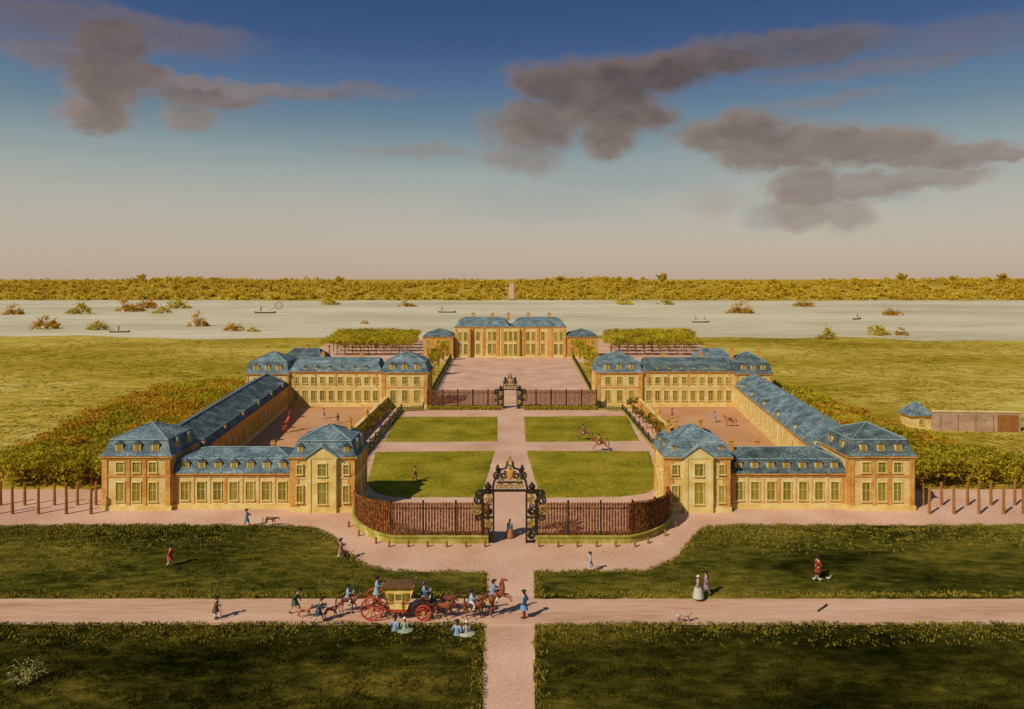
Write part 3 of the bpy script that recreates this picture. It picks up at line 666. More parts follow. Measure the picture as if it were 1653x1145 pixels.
# hills beyond the river with the avenue cut through the wood
def hill_z(x, y):
    t = min(1, max(0, (y-812)/230)); t = t*t*(3-2*t)
    return t*(16.5 + 2.2*math.sin(x*.011+.5) + 1.3*math.sin(x*.031+y*.01)) + .0
hm = MB(); xs = list(range(-1500,1501,30)); ys = list(range(808,1420,20))
hv = [(x,y,hill_z(x,y)-.02+ .4*math.sin(x*.2+y*.13)*(y>830)) for y in ys for x in xs]
hm.add(hv, [(j*len(xs)+i,j*len(xs)+i+1,(j+1)*len(xs)+i+1,(j+1)*len(xs)+i) for j in range(len(ys)-1) for i in range(len(xs)-1)])
tag(hm.build('hills', M_hill, smooth=True), kind='structure')
am = MB(); ys = list(range(809,1100,10))
am.add([(x,y,hill_z(x,y)+.9) for y in ys for x in (-4,3)], [(2*i,2*i+1,2*i+3,2*i+2) for i in range(len(ys)-1)])
tag(am.build('forest_ride', M_gravel), kind='structure')

# ------------------------------------------------------------------ foliage
def leaves(n, size, fn, seed):
    g = np.random.default_rng(seed)
    C = fn(g, n); n = len(C)
    nn = g.normal(size=(n,3))+np.array([-.35,-.45,1.0]); nn /= np.linalg.norm(nn,axis=1)[:,None]
    a = np.cross(nn, g.normal(size=(n,3))); a /= np.linalg.norm(a,axis=1)[:,None]; b = np.cross(nn, a)
    s = g.uniform(.6,1.3,n)[:,None]*size
    return np.stack([C-a*s, C-b*s*.6, C+a*s, C+b*s*.6],1).reshape(-1,3)
def clumped(cx, rx, ry, rz, k, cr, box=False):
    def fn(g, n):
        if box:
            cc = g.uniform(-1,1,(k,3)); top = np.arange(k) < k*.7
            cc[top,2] = g.uniform(.55,1,top.sum())
            sd = ~top; m_ = g.integers(0,2,k); sg_ = g.choice((-1,1),k)
            cc[sd & (m_==0),0] = sg_[sd & (m_==0)]; cc[sd & (m_==1),1] = sg_[sd & (m_==1)]
        else:
            cc = g.normal(size=(k,3)); cc /= np.linalg.norm(cc,axis=1)[:,None]; cc *= g.uniform(.35,1,k)[:,None]
        cc *= np.array([rx,ry,rz]); cc += np.array(cx)
        w = g.integers(0,k,n); p = g.normal(size=(n,3)); p /= np.linalg.norm(p,axis=1)[:,None]
        return cc[w] + p*(g.uniform(.3,1,n)**.5)[:,None]*cr*g.uniform(.6,1.25,k)[w][:,None]*np.array([1,1,.75])
    return fn
def trunk_mb(h, r, seed, limbs=4, top=None):
    g = random.Random(seed); m = MB(); top = top or h*1.4
    m.tube([(0,0,-.1),(g.uniform(-.05,.05),g.uniform(-.05,.05),h*.5),(g.uniform(-.1,.1),g.uniform(-.1,.1),h),(0,0,top)], [r*1.25,r,r*.85,r*.3], 7)
    for i in range(limbs):
        a = 6.28*i/limbs+g.uniform(-.4,.4); l = h*.45
        m.tube([(0,0,h*.9),(math.cos(a)*l*.5,math.sin(a)*l*.5,h*1.15),(math.cos(a)*l,math.sin(a)*l,h*1.45)], [r*.5,r*.35,r*.15], 5)
    return m
def tree_proto(name, label, cat, group, mat, th, tr, crown, n, size, seed):
    root = empty(name, (0,0,-500), label, cat, group)
    trunk_mb(th, tr, seed).build('trunk', M_wood, root)
    me = np_mesh('crown', leaves(n, size, crown, seed), 4, mat)
    o = bpy.data.objects.new('crown', me); col.objects.link(o); o.parent = root
    return root
def place(proto, used, x, y, z=0, s=1, label=None, sz=None):
    o = proto if id(proto) not in used else copy_tree(proto)
    used[id(proto)] = proto
    o.location = (x,y,z); o.rotation_euler = (0,0,rnd.uniform(0,6.28)); o.scale = (s,s,sz or s)
    if label: o['label'] = label
    return o
used = {}
LT = 'low bushy olive or rust tree in the planted block left of the palace'
RT = 'low bushy olive or golden tree in the planted block right of the palace'
def protos(label, group, k0):
    P = []
    for i, mt in enumerate((M_lolive, M_lolive, M_lrust, M_lrust, M_lgold)):
        P.append(tree_proto('plantation_tree', label, 'tree', group, mt, .9, .12, clumped((0,0,2.05),1.65,1.65,.95,24,1.0,True), 900, .21, k0+i))
    return P
PLt = protos(LT, 'trees of the left plantation', 100); PRt = protos(RT, 'trees of the right plantation', 200)
def lerp_tab(tab, y):
    for (a, b), (c, d) in zip(tab, tab[1:]):
        if y <= c: return b + (d-b)*max(0,(y-a))/(c-a)
    return tab[-1][1]
cnt = {}
for P, s, inn, out in ((PLt, -1, [(78,48.6),(86,48.9),(143,56.4),(165,52)], [(78,66),(91,66),(104,68),(125,73),(150,74),(165,64)]),
                       (PRt, 1, [(78,47.6),(86,47.6),(143,54.6),(165,50)], [(78,72),(88,71),(92,67),(98,62),(110,61),(150,58.5),(160,53)])):
    y = 88.9; row = 0
    while y < 160:
        a, b = lerp_tab(inn, y), lerp_tab(out, y); x = a + (1.4 if row % 2 else 0)
        while x <= b:
            tt = (y-80)/75 + rnd.uniform(-.25,.25) + (.25 if x > b-3.2 else 0)  # outer trees shifted toward rust and gold: lit edge put into leaf colour
            i = rnd.choice((0,1)) if tt < .35 else rnd.choice((2,3,1)) if tt < .75 else rnd.choice((2,3,4,4))
            if s > 0 and i in (2,3) and rnd.random() < .5: i = rnd.choice((0,1,4))
            place(P[i], used, s*x+rnd.uniform(-.25,.25), y+rnd.uniform(-.25,.25), 0, rnd.uniform(.92,1.12))
            x += 2.95
        y += 3.3; row += 1
# two staggered rows of posts before each plantation
for s, side, xs1, xs2 in ((-1,'left',(-4,20,62,107,147),(1,40,88,125,155)), (1,'right',(1500,1540,1580,1620,1652),(1490,1520,1562,1600,1638))):
    for row, (xs_, py, hgt) in enumerate(((xs1,830,2.9),(xs2,816,2.5))):
        for k, px in enumerate(xs_):
            x, y = G(px, py); h_ = hgt*rnd.uniform(.92,1.05)
            q = MB(); q.tube([(0,0,-.1),(rnd.uniform(-.03,.03),0,h_*.5),(rnd.uniform(-.05,.05),rnd.uniform(-.04,.04),h_)], [.17,.15,.13], 8)
            q.lathe([(.15,0),(.17,.04),(.10,.12),(.01,.15)], (0,0,h_-.02), 8)
            o = q.build('post', M_wood); o.location = (x,y,0)
            tag(o, f'rusty wooden post in the {"nearer" if row == 0 else "farther"} row at the {side} edge of the drive', 'post', f'{"nearer" if row == 0 else "farther"} row of posts at the {side}')
# clipped groves behind the palace
def grove(label, group, quad, seed):
    P = [tree_proto('clipped_tree', label, 'tree', group, M_lgold if i else M_lolive, 2.6, .16, clumped((0,0,4.0),2.1,2.6,.9,22,1.0,True), 600, .27, seed+i) for i in range(2)]
    nx, ny = 11, 5
    (ax,ay),(bx,by),(cx,cy),(dx,dy) = quad
    for j in range(ny):
        v = j/(ny-1)
        for i in range(nx):
            u = i/(nx-1)
            x = (ax+(bx-ax)*u)*(1-v) + (dx+(cx-dx)*u)*v; y = ay+(dy-ay)*v
            place(P[1 if rnd.random() < .75 else 0], used, x, y, 0, rnd.uniform(.96,1.06)).rotation_euler = (0,0,rnd.choice((0,1.5708,3.1416)))
grove('square-clipped golden tree of the grove behind the left wings', 'trees of the left clipped grove', [(-61,238),(-35,238),(-39,284),(-67,284)], 300)
grove('square-clipped golden tree of the grove behind the right wings', 'trees of the right clipped grove', [(33,238),(61,238),(69,284),(40,284)], 310)
# court trees and orchard rows
ct = [tree_proto('court_tree', 'x', 'tree', 'trees flanking the honour court', M_lolive if i else M_lgold, 1.6, .15, clumped((0,0,3.2),1.5,1.5,1.3,14,.9), 420, .24, 330+i) for i in range(2)]
for k, (px, py) in enumerate(((700,606),(708,592),(716,582))):
    place(ct[k%2], used, *G(px,py), 0, 1.35, 'round olive tree left of the railing of the honour court')
for k, (px, py) in enumerate(((936,580),(944,590),(953,604),(962,612))):
    place(ct[k%2], used, *G(px,py), 0, 1.4, 'round olive tree right of the railing of the honour court')
ot = [tree_proto('orchard_tree', 'x', 'tree', 'small trees of the narrow orchards', M_lshrub, 1.1, .09, clumped((0,0,2.0),.9,.9,.7,10,.55), 260, .15, 340+i) for i in range(2)]
for s, lab in ((-1,'small thin orchard tree between the yard wall and railing on the left'), (1,'small thin orchard tree between the yard wall and railing on the right')):
    for k in range(11):
        place(ot[k%2], used, s*(23.2+rnd.uniform(-.7,.7)), 92+k*4.4+rnd.uniform(-.8,.8), 0, rnd.uniform(.8,1.25), lab)
# feathery plant form standing in for a pale paint scratch at the lower left
root = empty('scratch_plant', at(42, 1112, .2), 'pale yellowish feathery plant shape standing in for a paint scratch at the lower left', 'plant')
m = MB(); g = random.Random(3)
for k in range(16):
    a = g.uniform(0,6.28); l = g.uniform(.6,1.25); hh = g.uniform(.6,1.7)
    m.tube([(0,0,-.1),(math.cos(a)*l*.35,math.sin(a)*l*.35,hh*.8),(math.cos(a)*l*.8,math.sin(a)*l*.8,hh),(math.cos(a)*l*1.2,math.sin(a)*l*1.2,hh*.8)], [.02,.018,.014,.004], 4)
m.build('stems', M_moss, root)
def ffn(gg, n):
    a = gg.uniform(0,2*np.pi,n); r = gg.uniform(.1,1.15,n); return np.stack([np.cos(a)*r, np.sin(a)*r, .5+1.0*gg.random(n)*(1.1-r*.4)],1)
o = bpy.data.objects.new('foliage', np_mesh('foliage', leaves(130,.08,ffn,77), 4, leafmat('pale_plume', [(0,(.3,.26,.1)),(1,(.6,.56,.32))]))); col.objects.link(o); o.parent = root
# river bushes
def bush_proto(seed, mat, n=420):
    root = empty('river_bush', (0,0,-500), 'x', 'bush', 'bushes standing in the river')
    m = MB(); g = random.Random(seed)
    for k in range(9):
        a = g.uniform(0,6.28); l = g.uniform(2,4.6); t = g.uniform(.5,1.5)
        m.tube([(0,0,-.2),(math.cos(a)*l*.5,math.sin(a)*l*.5,l*.4*t),(math.cos(a)*l,math.sin(a)*l,l*.6*t+1)], [.22,.14,.05], 5)
    m.build('stems', M_wood, root)
    def fn(gg, n):
        k = 16; a = gg.uniform(0,2*np.pi,k); r = gg.uniform(.5,5.5,k); t = np.clip(gg.normal(1.6,.7,k)*(1-r/8)+.3, .2, 3)
        c = np.stack([np.cos(a)*r, np.sin(a)*r, .4+np.clip(5.6-r,0,6)*gg.uniform(.15,1.0,k)],1); w = gg.integers(0,k,n)
        p = gg.normal(size=(n,3)); p[:,2] *= .7; q = c[w]+p*.8; q[:,2] = np.abs(q[:,2])
        return q
    me = np_mesh('foliage', leaves(n, .55, fn, seed), 4, mat)
    o = bpy.data.objects.new('foliage', me); col.objects.link(o); o.parent = root
    return root
bp = [bush_proto(400, M_lrust), bush_proto(401, M_lgold), bush_proto(402, M_lgold), bush_proto(403, M_lrust)]
for k, (px, py, s, t, lab) in enumerate(((22,508,.9,1,'ochre bush in the river at the extreme left'), (75,531,1.15,1.1,'wide pointed bush in the left of the river, low branches spreading sideways'),
        (130,507,1.0,1,'rusty bush in the river above the wide pointed bush'), (158,533,1.0,.9,'ochre bush in the river beside the leftmost boat'),
        (205,503,1.3,.9,'broad golden bush near the far bank on the left'), (238,498,1.0,1.1,'golden bush against the far bank on the left, right of the broad one'), (262,506,.8,.8,'small ochre bush right of the broad golden bush'),
        (285,498,1.1,.8,'flat ochre bush near the far bank left of the net boat'), (319,527,.9,1.35,'tall dense bush alone in the left half of the river'),
        (378,534,1.0,.8,'pale straggling bush near the meadow bank left of centre'), (408,536,.6,.7,'tiny pale bush right of the straggling bush'), (530,492,1.0,.6,'flat golden bush against the far bank above the left grove'),
        (655,495,.9,.6,'flat golden bush against the far bank left of the palace'), (589,523,.4,.9,'very small rust bush in the river above the left grove'),
        (1006,492,.9,.7,'flat ochre bush against the far bank right of the palace'), (1075,492,.8,.6,'small flat bush against the far bank right of centre'), (1195,506,1.3,.75,'wide golden bush in the river right of the two-man boat'),
        (1298,495,1.0,.7,'ochre bush at the far bank right of centre'), (1336,548,.8,1.3,'upright ochre bush on the meadow bank at the right'),
        (1415,541,1.1,.9,'spreading ochre bush by the meadow bank, right of the upright bush'), (1455,541,.7,.9,'small ochre bush by the meadow bank at the far right'),
        (1440,509,1.0,.7,'flat golden bush in midstream at the far right'))):
    x, y = G(px, py)
    q = y/450.0                      # bushes farther out are bigger clumps
    o = place(bp[(k*7)%4], used, x, y, .03, s*q*1.2, lab, sz=s*1.3*t*q*1.05)
# the far wood: one mass of crowns, plus the trees one can tell apart on the skyline
Vw = []; nW = 2600
for i in range(nW):
    y = 806 + 300*rnd.random()**.9; x = rnd.uniform(-.82*y, .82*y)
    if abs(x+.5) < 7: continue
    r = rnd.uniform(4.5,8.5); hgt = rnd.uniform(3,6) + (3.2*rnd.random()**2 if y > 985 else 0) + (3.5*rnd.random() if math.sin(x*.013)+math.sin(x*.041+1) > .6 else 0)
    L_ = leaves(60, 1.35, clumped((0,0,0),r*.6,r*.6,hgt*.45,5,r*.45), 1000+i)
    L_ += np.array([x,y,hill_z(x,y)+hgt*.5]); Vw.append(L_)
me = np_mesh('far_wood', np.concatenate(Vw), 4, M_lfar); o = bpy.data.objects.new('far_wood', me); col.objects.link(o)
tag(o, 'ochre and golden wood covering the hills beyond the river', 'wood', kind='stuff')
st = [tree_proto('skyline_tree', 'x', 'tree', 'taller trees along the skyline', M_lfar, 4, .5, clumped((0,0,8),4.5,4.5,3.2,14,2.4), 420, .9, 500+i) for i in range(2)]
for k, (px, lab, s) in enumerate(((228,'rust tree breaking the skyline far left',1.3), (345,'low golden tree on the skyline left of centre',.9), (548,'broad golden tree on the skyline above the left grove',1.25),
        (905,'round golden tree on the skyline just right of the forest ride',1.1), (1068,'tallest broad tree on the skyline right of centre',1.6), (1250,'golden tree on the skyline above the right river bushes',1.0),
        (1456,'dark rounded tree on the skyline at the right',1.4), (1540,'rust tree on the skyline near the right end',1.2), (1618,'last dark tree on the skyline at the far right',1.3))):
    y = 1015; x = (px-CX)*y/F
    place(st[k%2], used, x, y, hill_z(x,y)-1.5, s, lab)
# rough growth over the near meadow
Vm = []
g = np.random.default_rng(5); n = 26000
Y = 88 + 215*g.random(n)**1.3; X = g.uniform(-1,1,n)*Y*.78
keep = (np.abs(X) > np.where(Y < 165, 74, np.where(Y < 230, 56, 74))) | (Y > 300)
X, Y = X[keep], Y[keep]; n = len(X); cl = (np.sin(X*.11+np.sin(Y*.07)*2)*np.sin(Y*.09+1) > -.3); X, Y = X[cl], Y[cl]; n = len(X)
for b in range(3):
    a = g.uniform(0,6.28,n); hh = g.uniform(.04,.16,n); w = .4; bx = X+g.normal(0,.3,n); by = Y+g.normal(0,.3,n); z0 = np.zeros(n)
    Vm.append(np.stack([np.stack([bx-np.cos(a)*w,by-np.sin(a)*w,z0],1), np.stack([bx+np.cos(a)*w,by+np.sin(a)*w,z0],1), np.stack([bx+g.normal(0,.6,n),by+g.normal(0,.6,n),hh],1)],1).reshape(-1,3))
me = np_mesh('meadow_grass', np.concatenate(Vm), 3, M_meadow); o = bpy.data.objects.new('meadow_grass', me); col.objects.link(o)
tag(o, 'rough tussocks of golden grass over the meadows', 'grass', kind='stuff')

# ------------------------------------------------------------------ buildings
def inset(q, d):
    n = len(q); out = []
    for i in range(n):
        a, b, c = Vector(q[i-1]), Vector(q[i]), Vector(q[(i+1)%n])
        e1 = (b-a).normalized(); e2 = (c-b).normalized()
        n1 = Vector((-e1.y,e1.x)); n2 = Vector((-e2.y,e2.x))
        p1 = a+n1*d; p2 = b+n2*d
        den = e1.x*e2.y-e1.y*e2.x
        if abs(den) < 1e-6: out.append(tuple(b+n1*d)); continue
        t = ((p2.x-p1.x)*e2.y-(p2.y-p1.y)*e2.x)/den
        out.append(tuple(p1+e1*t))
    return out
class House:
    def __init__(s, name, label, quad, cat='building', group=None):
        s.q = quad; cx = sum(p[0] for p in quad)/4; cy = sum(p[1] for p in quad)/4
        s.org = (cx,cy,0); s.root = empty(name, s.org, label, cat, group)
    def part(s, mb, name, mat, parent=None, smooth=False): return mb.build(name, mat, parent or s.root, s.org, smooth)
    def ed(s, i):
        a = Vector(s.q[i]); b = Vector(s.q[(i+1)%4]); d = (b-a); L = d.length; d.normalize()
        return a, d, Vector((d.y,-d.x)), L
    def ebox(s, mb, i, c, w, z0, z1, o0, o1, mi=0):
        a, d, nn, L = s.ed(i)
        P = [a+d*(c-w/2)+nn*o1, a+d*(c+w/2)+nn*o1, a+d*(c+w/2)+nn*o0, a+d*(c-w/2)+nn*o0]
        mb.prism([tuple(p) for p in P], z0, z1, mi)
    def walls(s, ze, mat=None):
        m = MB(); m.prism(s.q, 0, ze); s.part(m, 'wall', mat or M_wall)
        p = MB(); p.prism(inset(s.q,-.14), 0, .55); s.part(p, 'plinth', M_stone)
        c = MB(); c.prism(inset(s.q,-.12), ze-.42, ze-.2); c.prism(inset(s.q,-.26), ze-.197, ze-.004); s.part(c, 'cornice', M_brick)
        s.ze = ze
    def band(s, z, mat=None):
        m = MB(); m.prism(inset(s.q,-.07), z-.12, z+.12); s.part(m, 'string_course', mat or M_brick)
    def pilaster(s, i, c, w, z0, z1, mat=None, o=.10):
        m = MB(); s.ebox(m, i, c, w, z0, z1, -.05, o); s.part(m, 'pilaster', mat or M_brick)
    def quoins(s, sides=(0,1,3), w=.55, mat=None, z1=None):
        for i in sides:
            L = s.ed(i)[3]
            for c in (w/2+.02, L-w/2-.02): s.pilaster(i, c, w, .56, (z1 or s.ze)-.43, mat)
    def window(s, i, c, w, z0, z1, off=0.0, arch=False):
        f = MB(); t = .11
        s.ebox(f, i, c-w/2-t/2, t, z0, z1, off-.02, off+.1); s.ebox(f, i, c+w/2+t/2, t, z0, z1, off-.02, off+.1)
        s.ebox(f, i, c, w+2*t, z1, z1+.14, off-.02, off+.13); s.ebox(f, i, c, w+2*t+.1, z0-.12, z0, off-.02, off+.16)
        fo = s.part(f, 'window', M_stone)
        p = MB(); s.ebox(p, i, c, w, z0, z1, off-.03, off+.02)
        s.part(p, 'pane', M_pane, fo)
        b = MB(); s.ebox(b, i, c, .05, z0, z1, off+.021, off+.05); s.ebox(b, i, c-w/4-.015, w/2-.04, (z0+z1)/2+.15, (z0+z1)/2+.19, off+.021, off+.045); s.ebox(b, i, c+w/4+.015, w/2-.04, (z0+z1)/2+.15, (z0+z1)/2+.19, off+.021, off+.045)
        s.part(b, 'glazing_bar', M_stone, fo)
    def windows(s, i, n, w, z0, z1, a=.0, b=1.0):
        L = s.ed(i)[3]
        for k in range(n): s.window(i, L*(a+(b-a)*(k+.5)/n), w, z0, z1)
    def roof(s, prof, ridge='apex', hip=None, mat=None, top=None, name='roof', quad=None, caps=True):
        """prof: list of (inset, z) rings; then apex / ridge along x or y at height top"""
        q = quad or s.q
        m = MB(); rings = [[(p[0],p[1],z) for p in inset(q,d)] for d, z in prof]
        vs = [p for r in rings for p in r]; fs = [(3,2,1,0)]
        for k in range(len(rings)-1): fs += [(k*4+i,k*4+(i+1)%4,k*4+4+(i+1)%4,k*4+4+i) for i in range(4)]
        b = (len(rings)-1)*4; r = [Vector(p) for p in rings[-1]]; n = len(vs)
        if ridge == 'apex':
            vs.append(tuple((r[0]+r[1]+r[2]+r[3])/4 + Vector((0,0,top-r[0].z)))); fs += [(b+i,b+(i+1)%4,n) for i in range(4)]
            hips = [(r[i], Vector(vs[n])) for i in range(4)]
        elif ridge == 'x':
            h_ = hip or 0
            L_ = (r[0]+r[3])/2; R_ = (r[1]+r[2])/2; d = (R_-L_).normalized()
            L_ = L_+d*h_; R_ = R_-d*h_; L_.z = R_.z = top
            vs += [tuple(L_),tuple(R_)]; fs += [(b,b+1,n+1,n),(b+1,b+2,n+1),(b+2,b+3,n,n+1),(b+3,b,n)]
            hips = [(L_,R_),(r[0],L_),(r[3],L_),(r[1],R_),(r[2],R_)]
        else:
            h_ = hip or 0
            A = (r[0]+r[1])/2; B = (r[2]+r[3])/2; d = (B-A).normalized(); A = A+d*h_; B = B-d*h_; A.z = B.z = top
            vs += [tuple(A),tuple(B)]; fs += [(b,b+1,n),(b+1,b+2,n+1,n),(b+2,b+3,n+1),(b+3,b,n,n+1)]
            hips = [(A,B),(r[0],A),(r[1],A),(r[2],B),(r[3],B)]
        m.add(vs, fs); ro = s.part(m, name, mat or M_slate)
        if caps:
            c = MB()
            for p, q_ in hips:
                if (p-q_).length > .05: c.tube([p+Vector((0,0,.03)), q_+Vector((0,0,.03))], .085, 5)
            if len(rings) > 1:
                for i in range(4): c.tube([Vector(rings[-1][i])+Vector((0,0,.0)), Vector(rings[-1][(i+1)%4])+Vector((0,0,.0))], .10, 5)
            s.part(c, 'ridge_cap', M_lead, ro)
        s.roofobj = ro
        return ro
    def dormer(s, i, c, z0, w=.8, h=1.05, depth=1.3, o=-.12):
        d = MB(); s.ebox(d, i, c, w, z0, z0+h, o-depth, o)
        a, dr, nn, L = s.ed(i)
        p = [a+dr*(c-w/2-.1)+nn*(o+.1), a+dr*(c+w/2+.1)+nn*(o+.1), a+dr*(c+w/2+.1)+nn*(o-depth), a+dr*(c-w/2-.1)+nn*(o-depth)]
        m0 = a+dr*c+nn*(o+.1); m1 = a+dr*c+nn*(o-depth)
        do = s.part(d, 'dormer', M_stone)
        rf = MB(); z = z0+h+.003
        rf.add([(*p[0],z),(*p[1],z),(*p[2],z),(*p[3],z),(*m0,z+.34),(*m1,z+.34)], [(0,1,4),(2,3,5),(1,2,5,4),(3,0,4,5),(3,2,1,0)])
        s.part(rf, 'dormer_roof', M_slate_d, do)
        pn = MB(); s.ebox(pn, i, c, w*.62, z0+.16, z0+h-.12, o-.02, o+.03); s.part(pn, 'pane', noise_mat('dormer_glass', [(0,(.22,.14,.03)),(1,(.42,.28,.07))], scale=1, rough=.3), do)
    def dormers(s, i, n, z0, a=0., b=1., **k):
        L = s.ed(i)[3]
        for j in range(n): s.dormer(i, L*(a+(b-a)*(j+.5)/n), z0, **k)
    def chimney(s, x, y, z0, z1, w=.6, d=.45):
        m = MB(); m.box((x,y,(z0+z1)/2),(w,d,z1-z0)); m.box((x,y,z1+.06),(w+.16,d+.16,.12)); 
        for dx in (-w/4,w/4): m.lathe([(.09,0),(.11,.1),(.08,.3)], (x+dx,y,z1+.12), 8)
        s.part(m, 'chimney', M_brick)
    def pediment(s, i, c, w, ze, o, rise):
        """projecting bay with a triangular gable"""
        m = MB(); s.ebox(m, i, c, w, 0, ze, -.05, o); bay = s.part(m, 'frontispiece', M_stone)
        a, d, nn, L = s.ed(i); g_ = MB()
        def tri(hw, z0, zr, o0, o1):
            P = []
            for oo in (o1, o0): P += [(*(a+d*(c-hw)+nn*oo), z0), (*(a+d*(c+hw)+nn*oo), z0), (*(a+d*c+nn*oo), zr)]
            g_.add(P, [(0,1,2),(5,4,3),(1,0,3,4),(2,1,4,5),(0,2,5,3)])
        tri(w/2+.12, ze+.003, ze+rise, -1.6, o+.06)
        s.part(g_, 'gable', M_stone, bay)
        r_ = MB()
        for sg in (-1,1):
            p0 = a+d*(c+sg*(w/2+.22)); p1 = a+d*c
            lo = Vector((*p0, ze+.0)); hi = Vector((*p1, ze+rise+.12)); n3 = Vector((*nn,0))
            th = Vector((0,0,.16))
            P = [lo+n3*(o+.2), hi+n3*(o+.2), hi+n3*-1.7, lo+n3*-1.7]; P += [p+th for p in P]
            r_.add(P, [(0,3,2,1),(4,5,6,7),(0,1,5,4),(1,2,6,5),(2,3,7,6),(3,0,4,7)])
        s.part(r_, 'gable_coping', M_lead, bay)
        return bay
def pav_prof(ze, zb, dome=False):
    if dome: return [(-.3,ze+.003),(-.02,ze+.35),(.12,ze+.8),(.35,zb-.25),(.75,zb)]
    return [(-.3,ze+.003),(.02,ze+.25),(.55,zb)]

def stable_side(s, side):
    """one of the two wings of stables round its yard; s = -1 left, +1 right"""
    def Q(x0, x1, y0, y1, x2=None, x3=None):       # x given as distance from the axis, outer x0 > inner x1
        x2 = x1 if x2 is None else x2; x3 = x0 if x3 is None else x3
        q = [(s*x0,y0),(s*x1,y0),(s*x2,y1),(s*x3,y1)]
        return q if s < 0 else [q[1],q[0],q[3],q[2]]
    out_e, inn_e = (3,1) if s < 0 else (1,3)
    A0, A1 = (45.7,38.1) if s < 0 else (44.9,37.6)
    B0, B1 = (24.5,17.4) if s < 0 else (24.2,17.05)
    # corner pavilion
    h = House('corner_pavilion', f'two-storey corner pavilion with three roof dormers at the outer front end of the {side} wings', Q(A0,A1,79.5,86.5))
    h.walls(6.1); h.band(3.85); h.roof(pav_prof(6.1,7.75), 'apex', top=9.15, mat=M_slate if s < 0 else M_slate_d); h.quoins((0,inn_e,out_e))
    L = h.ed(0)[3]
    for k in range(3):
        c = L*(.14+.72*(k+.5)/3); h.window(0, c, .85, 1.05, 3.1); h.window(0, c, .8, 4.25, 5.35)
    for c in (L*.38, L*.62): h.pilaster(0, c, .42, .56, 5.67)
    h.dormers(0, 3, 6.35, .1, .9); h.windows(out_e, 2, .85, 1.05, 3.1, .15, .85); h.windows(out_e, 2, .8, 4.25, 5.35, .15, .85); h.dormers(inn_e, 2, 6.35, .1, .9); h.dormers(out_e, 2, 6.35, .1, .9)
    # low front wing
    h = House('low_wing', f'long low front wing with seven dormers between the two front pavilions on the {side}', Q(A1-.01,B0+.01,80.1,85.7))
    h.walls(4.05); h.roof([(-.3,4.053),(.0,4.3),(.5,5.45)], 'x', hip=2.2, top=6.25, mat=M_slate if s < 0 else M_slate_d)
    h.windows(0, 7, .85, 1.0, 3.0, .03, .97); h.dormers(0, 7, 4.28, .03, .97, w=.78, h=.95); h.windows(2, 6, .85, 1.0, 3.0, .04, .96)
    L = h.ed(0)[3]
    for k in range(0, 8): h.pilaster(0, min(L-.25,max(.25,L*(.03+.94*k/7))), .3, .56, 3.63, M_brick if k in (0,3,7) else M_wall, .07)
    if s > 0:
        for x in (25.6,28.6): h.chimney(x, 83.2, 5.6, 6.9, .5)
    else: h.chimney(-28, 83.6, 5.6, 6.5, .5)
    # pavilion with the pediment
    h = House('pediment_pavilion', f'pavilion with pale gabled centre {side} of the great railing, under a ' + ('domed slate roof' if s > 0 else 'hipped slate roof'), Q(B0,B1,79.0,85.2))
    h.walls(6.15); h.roof(pav_prof(6.15,7.75,s > 0), 'apex', top=9.1, mat=M_slate); h.quoins((0,inn_e,out_e), w=.8)
    L = h.ed(0)[3]; c = L*.5
    h.pediment(0, c, 3.3, 6.0, .38, 1.2)
    h.window(0, c, .95, 1.0, 3.35, .38); h.window(0, c, .9, 4.1, 5.4, .38)
    for c2 in (.98, L-.98): h.window(0, c2, .6, 1.1, 2.9, .10); h.window(0, c2, .55, 4.2, 5.2, .10)
    for sg in (-1,1): h.pilaster(0, c+sg*1.4, .34, .0, 5.98, M_stone, .46)
    h.band(3.8, M_stone)
    h.dormer(0, L*.14, 6.4, .6, .85); h.dormer(0, L*.86, 6.4, .6, .85)
    h.windows(inn_e, 2, .85, 1.05, 3.1, .15, .85); h.windows(inn_e, 2, .8, 4.25, 5.35, .15, .85); h.dormers(inn_e, 2, 6.4, .12, .88)
    xm = s*(B0+B1)/2
    for dx in ((-2.4,-1.5,1.3) if s > 0 else (1.9,)): h.chimney(xm+dx, 83.0 if s > 0 else 83.5, 7.6, 9.3, .42, .4)
    # side wing
    h = House('stable_wing', f'long slate-roofed stable wing closing the outer side of the {side} yard', Q(46 if s < 0 else 45.2, 38.8 if s < 0 else 38, 86.52, 142.98, 44.9, 53 if s < 0 else 52))
    h.walls(4.3, M_brick if s < 0 else M_wall); h.roof([(-.3,4.303),(.0,4.5),(.45,5.1)], 'y', top=6.75, mat=M_slate_d if s < 0 else M_slate)  # shade of the left yard side put into darker wall and slate colours
    h.windows(inn_e, 18, .85, .9, 2.9); h.windows(out_e, 14, .85, .9, 2.9)
    for k in range(6): 
        h.dormer(inn_e, h.ed(inn_e)[3]*(k+.5)/6, 4.45, .7, .8, o=-.05)
    # back range: outer pavilion, range, inner pavilion
    C0 = 53.5 if s < 0 else 52.2
    h = House('rear_corner_pavilion', f'rear corner pavilion with dormered hip roof at the outer back of the {side} yard', Q(C0,44.82,143.0,151))
    h.walls(6.7); h.roof(pav_prof(6.7,8.95,s > 0), 'apex', top=10.75, mat=M_slate if s < 0 else M_slate_d); h.quoins((0,)); h.windows(0, 3, .9, 4.6, 5.8, .1, .9); h.dormers(0, 3, 7.0, .1, .9, w=1.0, h=1.4)
    h.windows(inn_e, 3, .9, 1.2, 3.2); h.windows(out_e, 3, .9, 4.4, 5.7)
    if s > 0:
        for dx in (-2.8,2.8): h.chimney(s*(C0+44.8)/2+dx, 148, 8.6, 11.2, .6)
    h = House('rear_range', f'two-storey range with two rows of windows at the back of the {side} yard', Q(44.8,26.22,143.4,150))
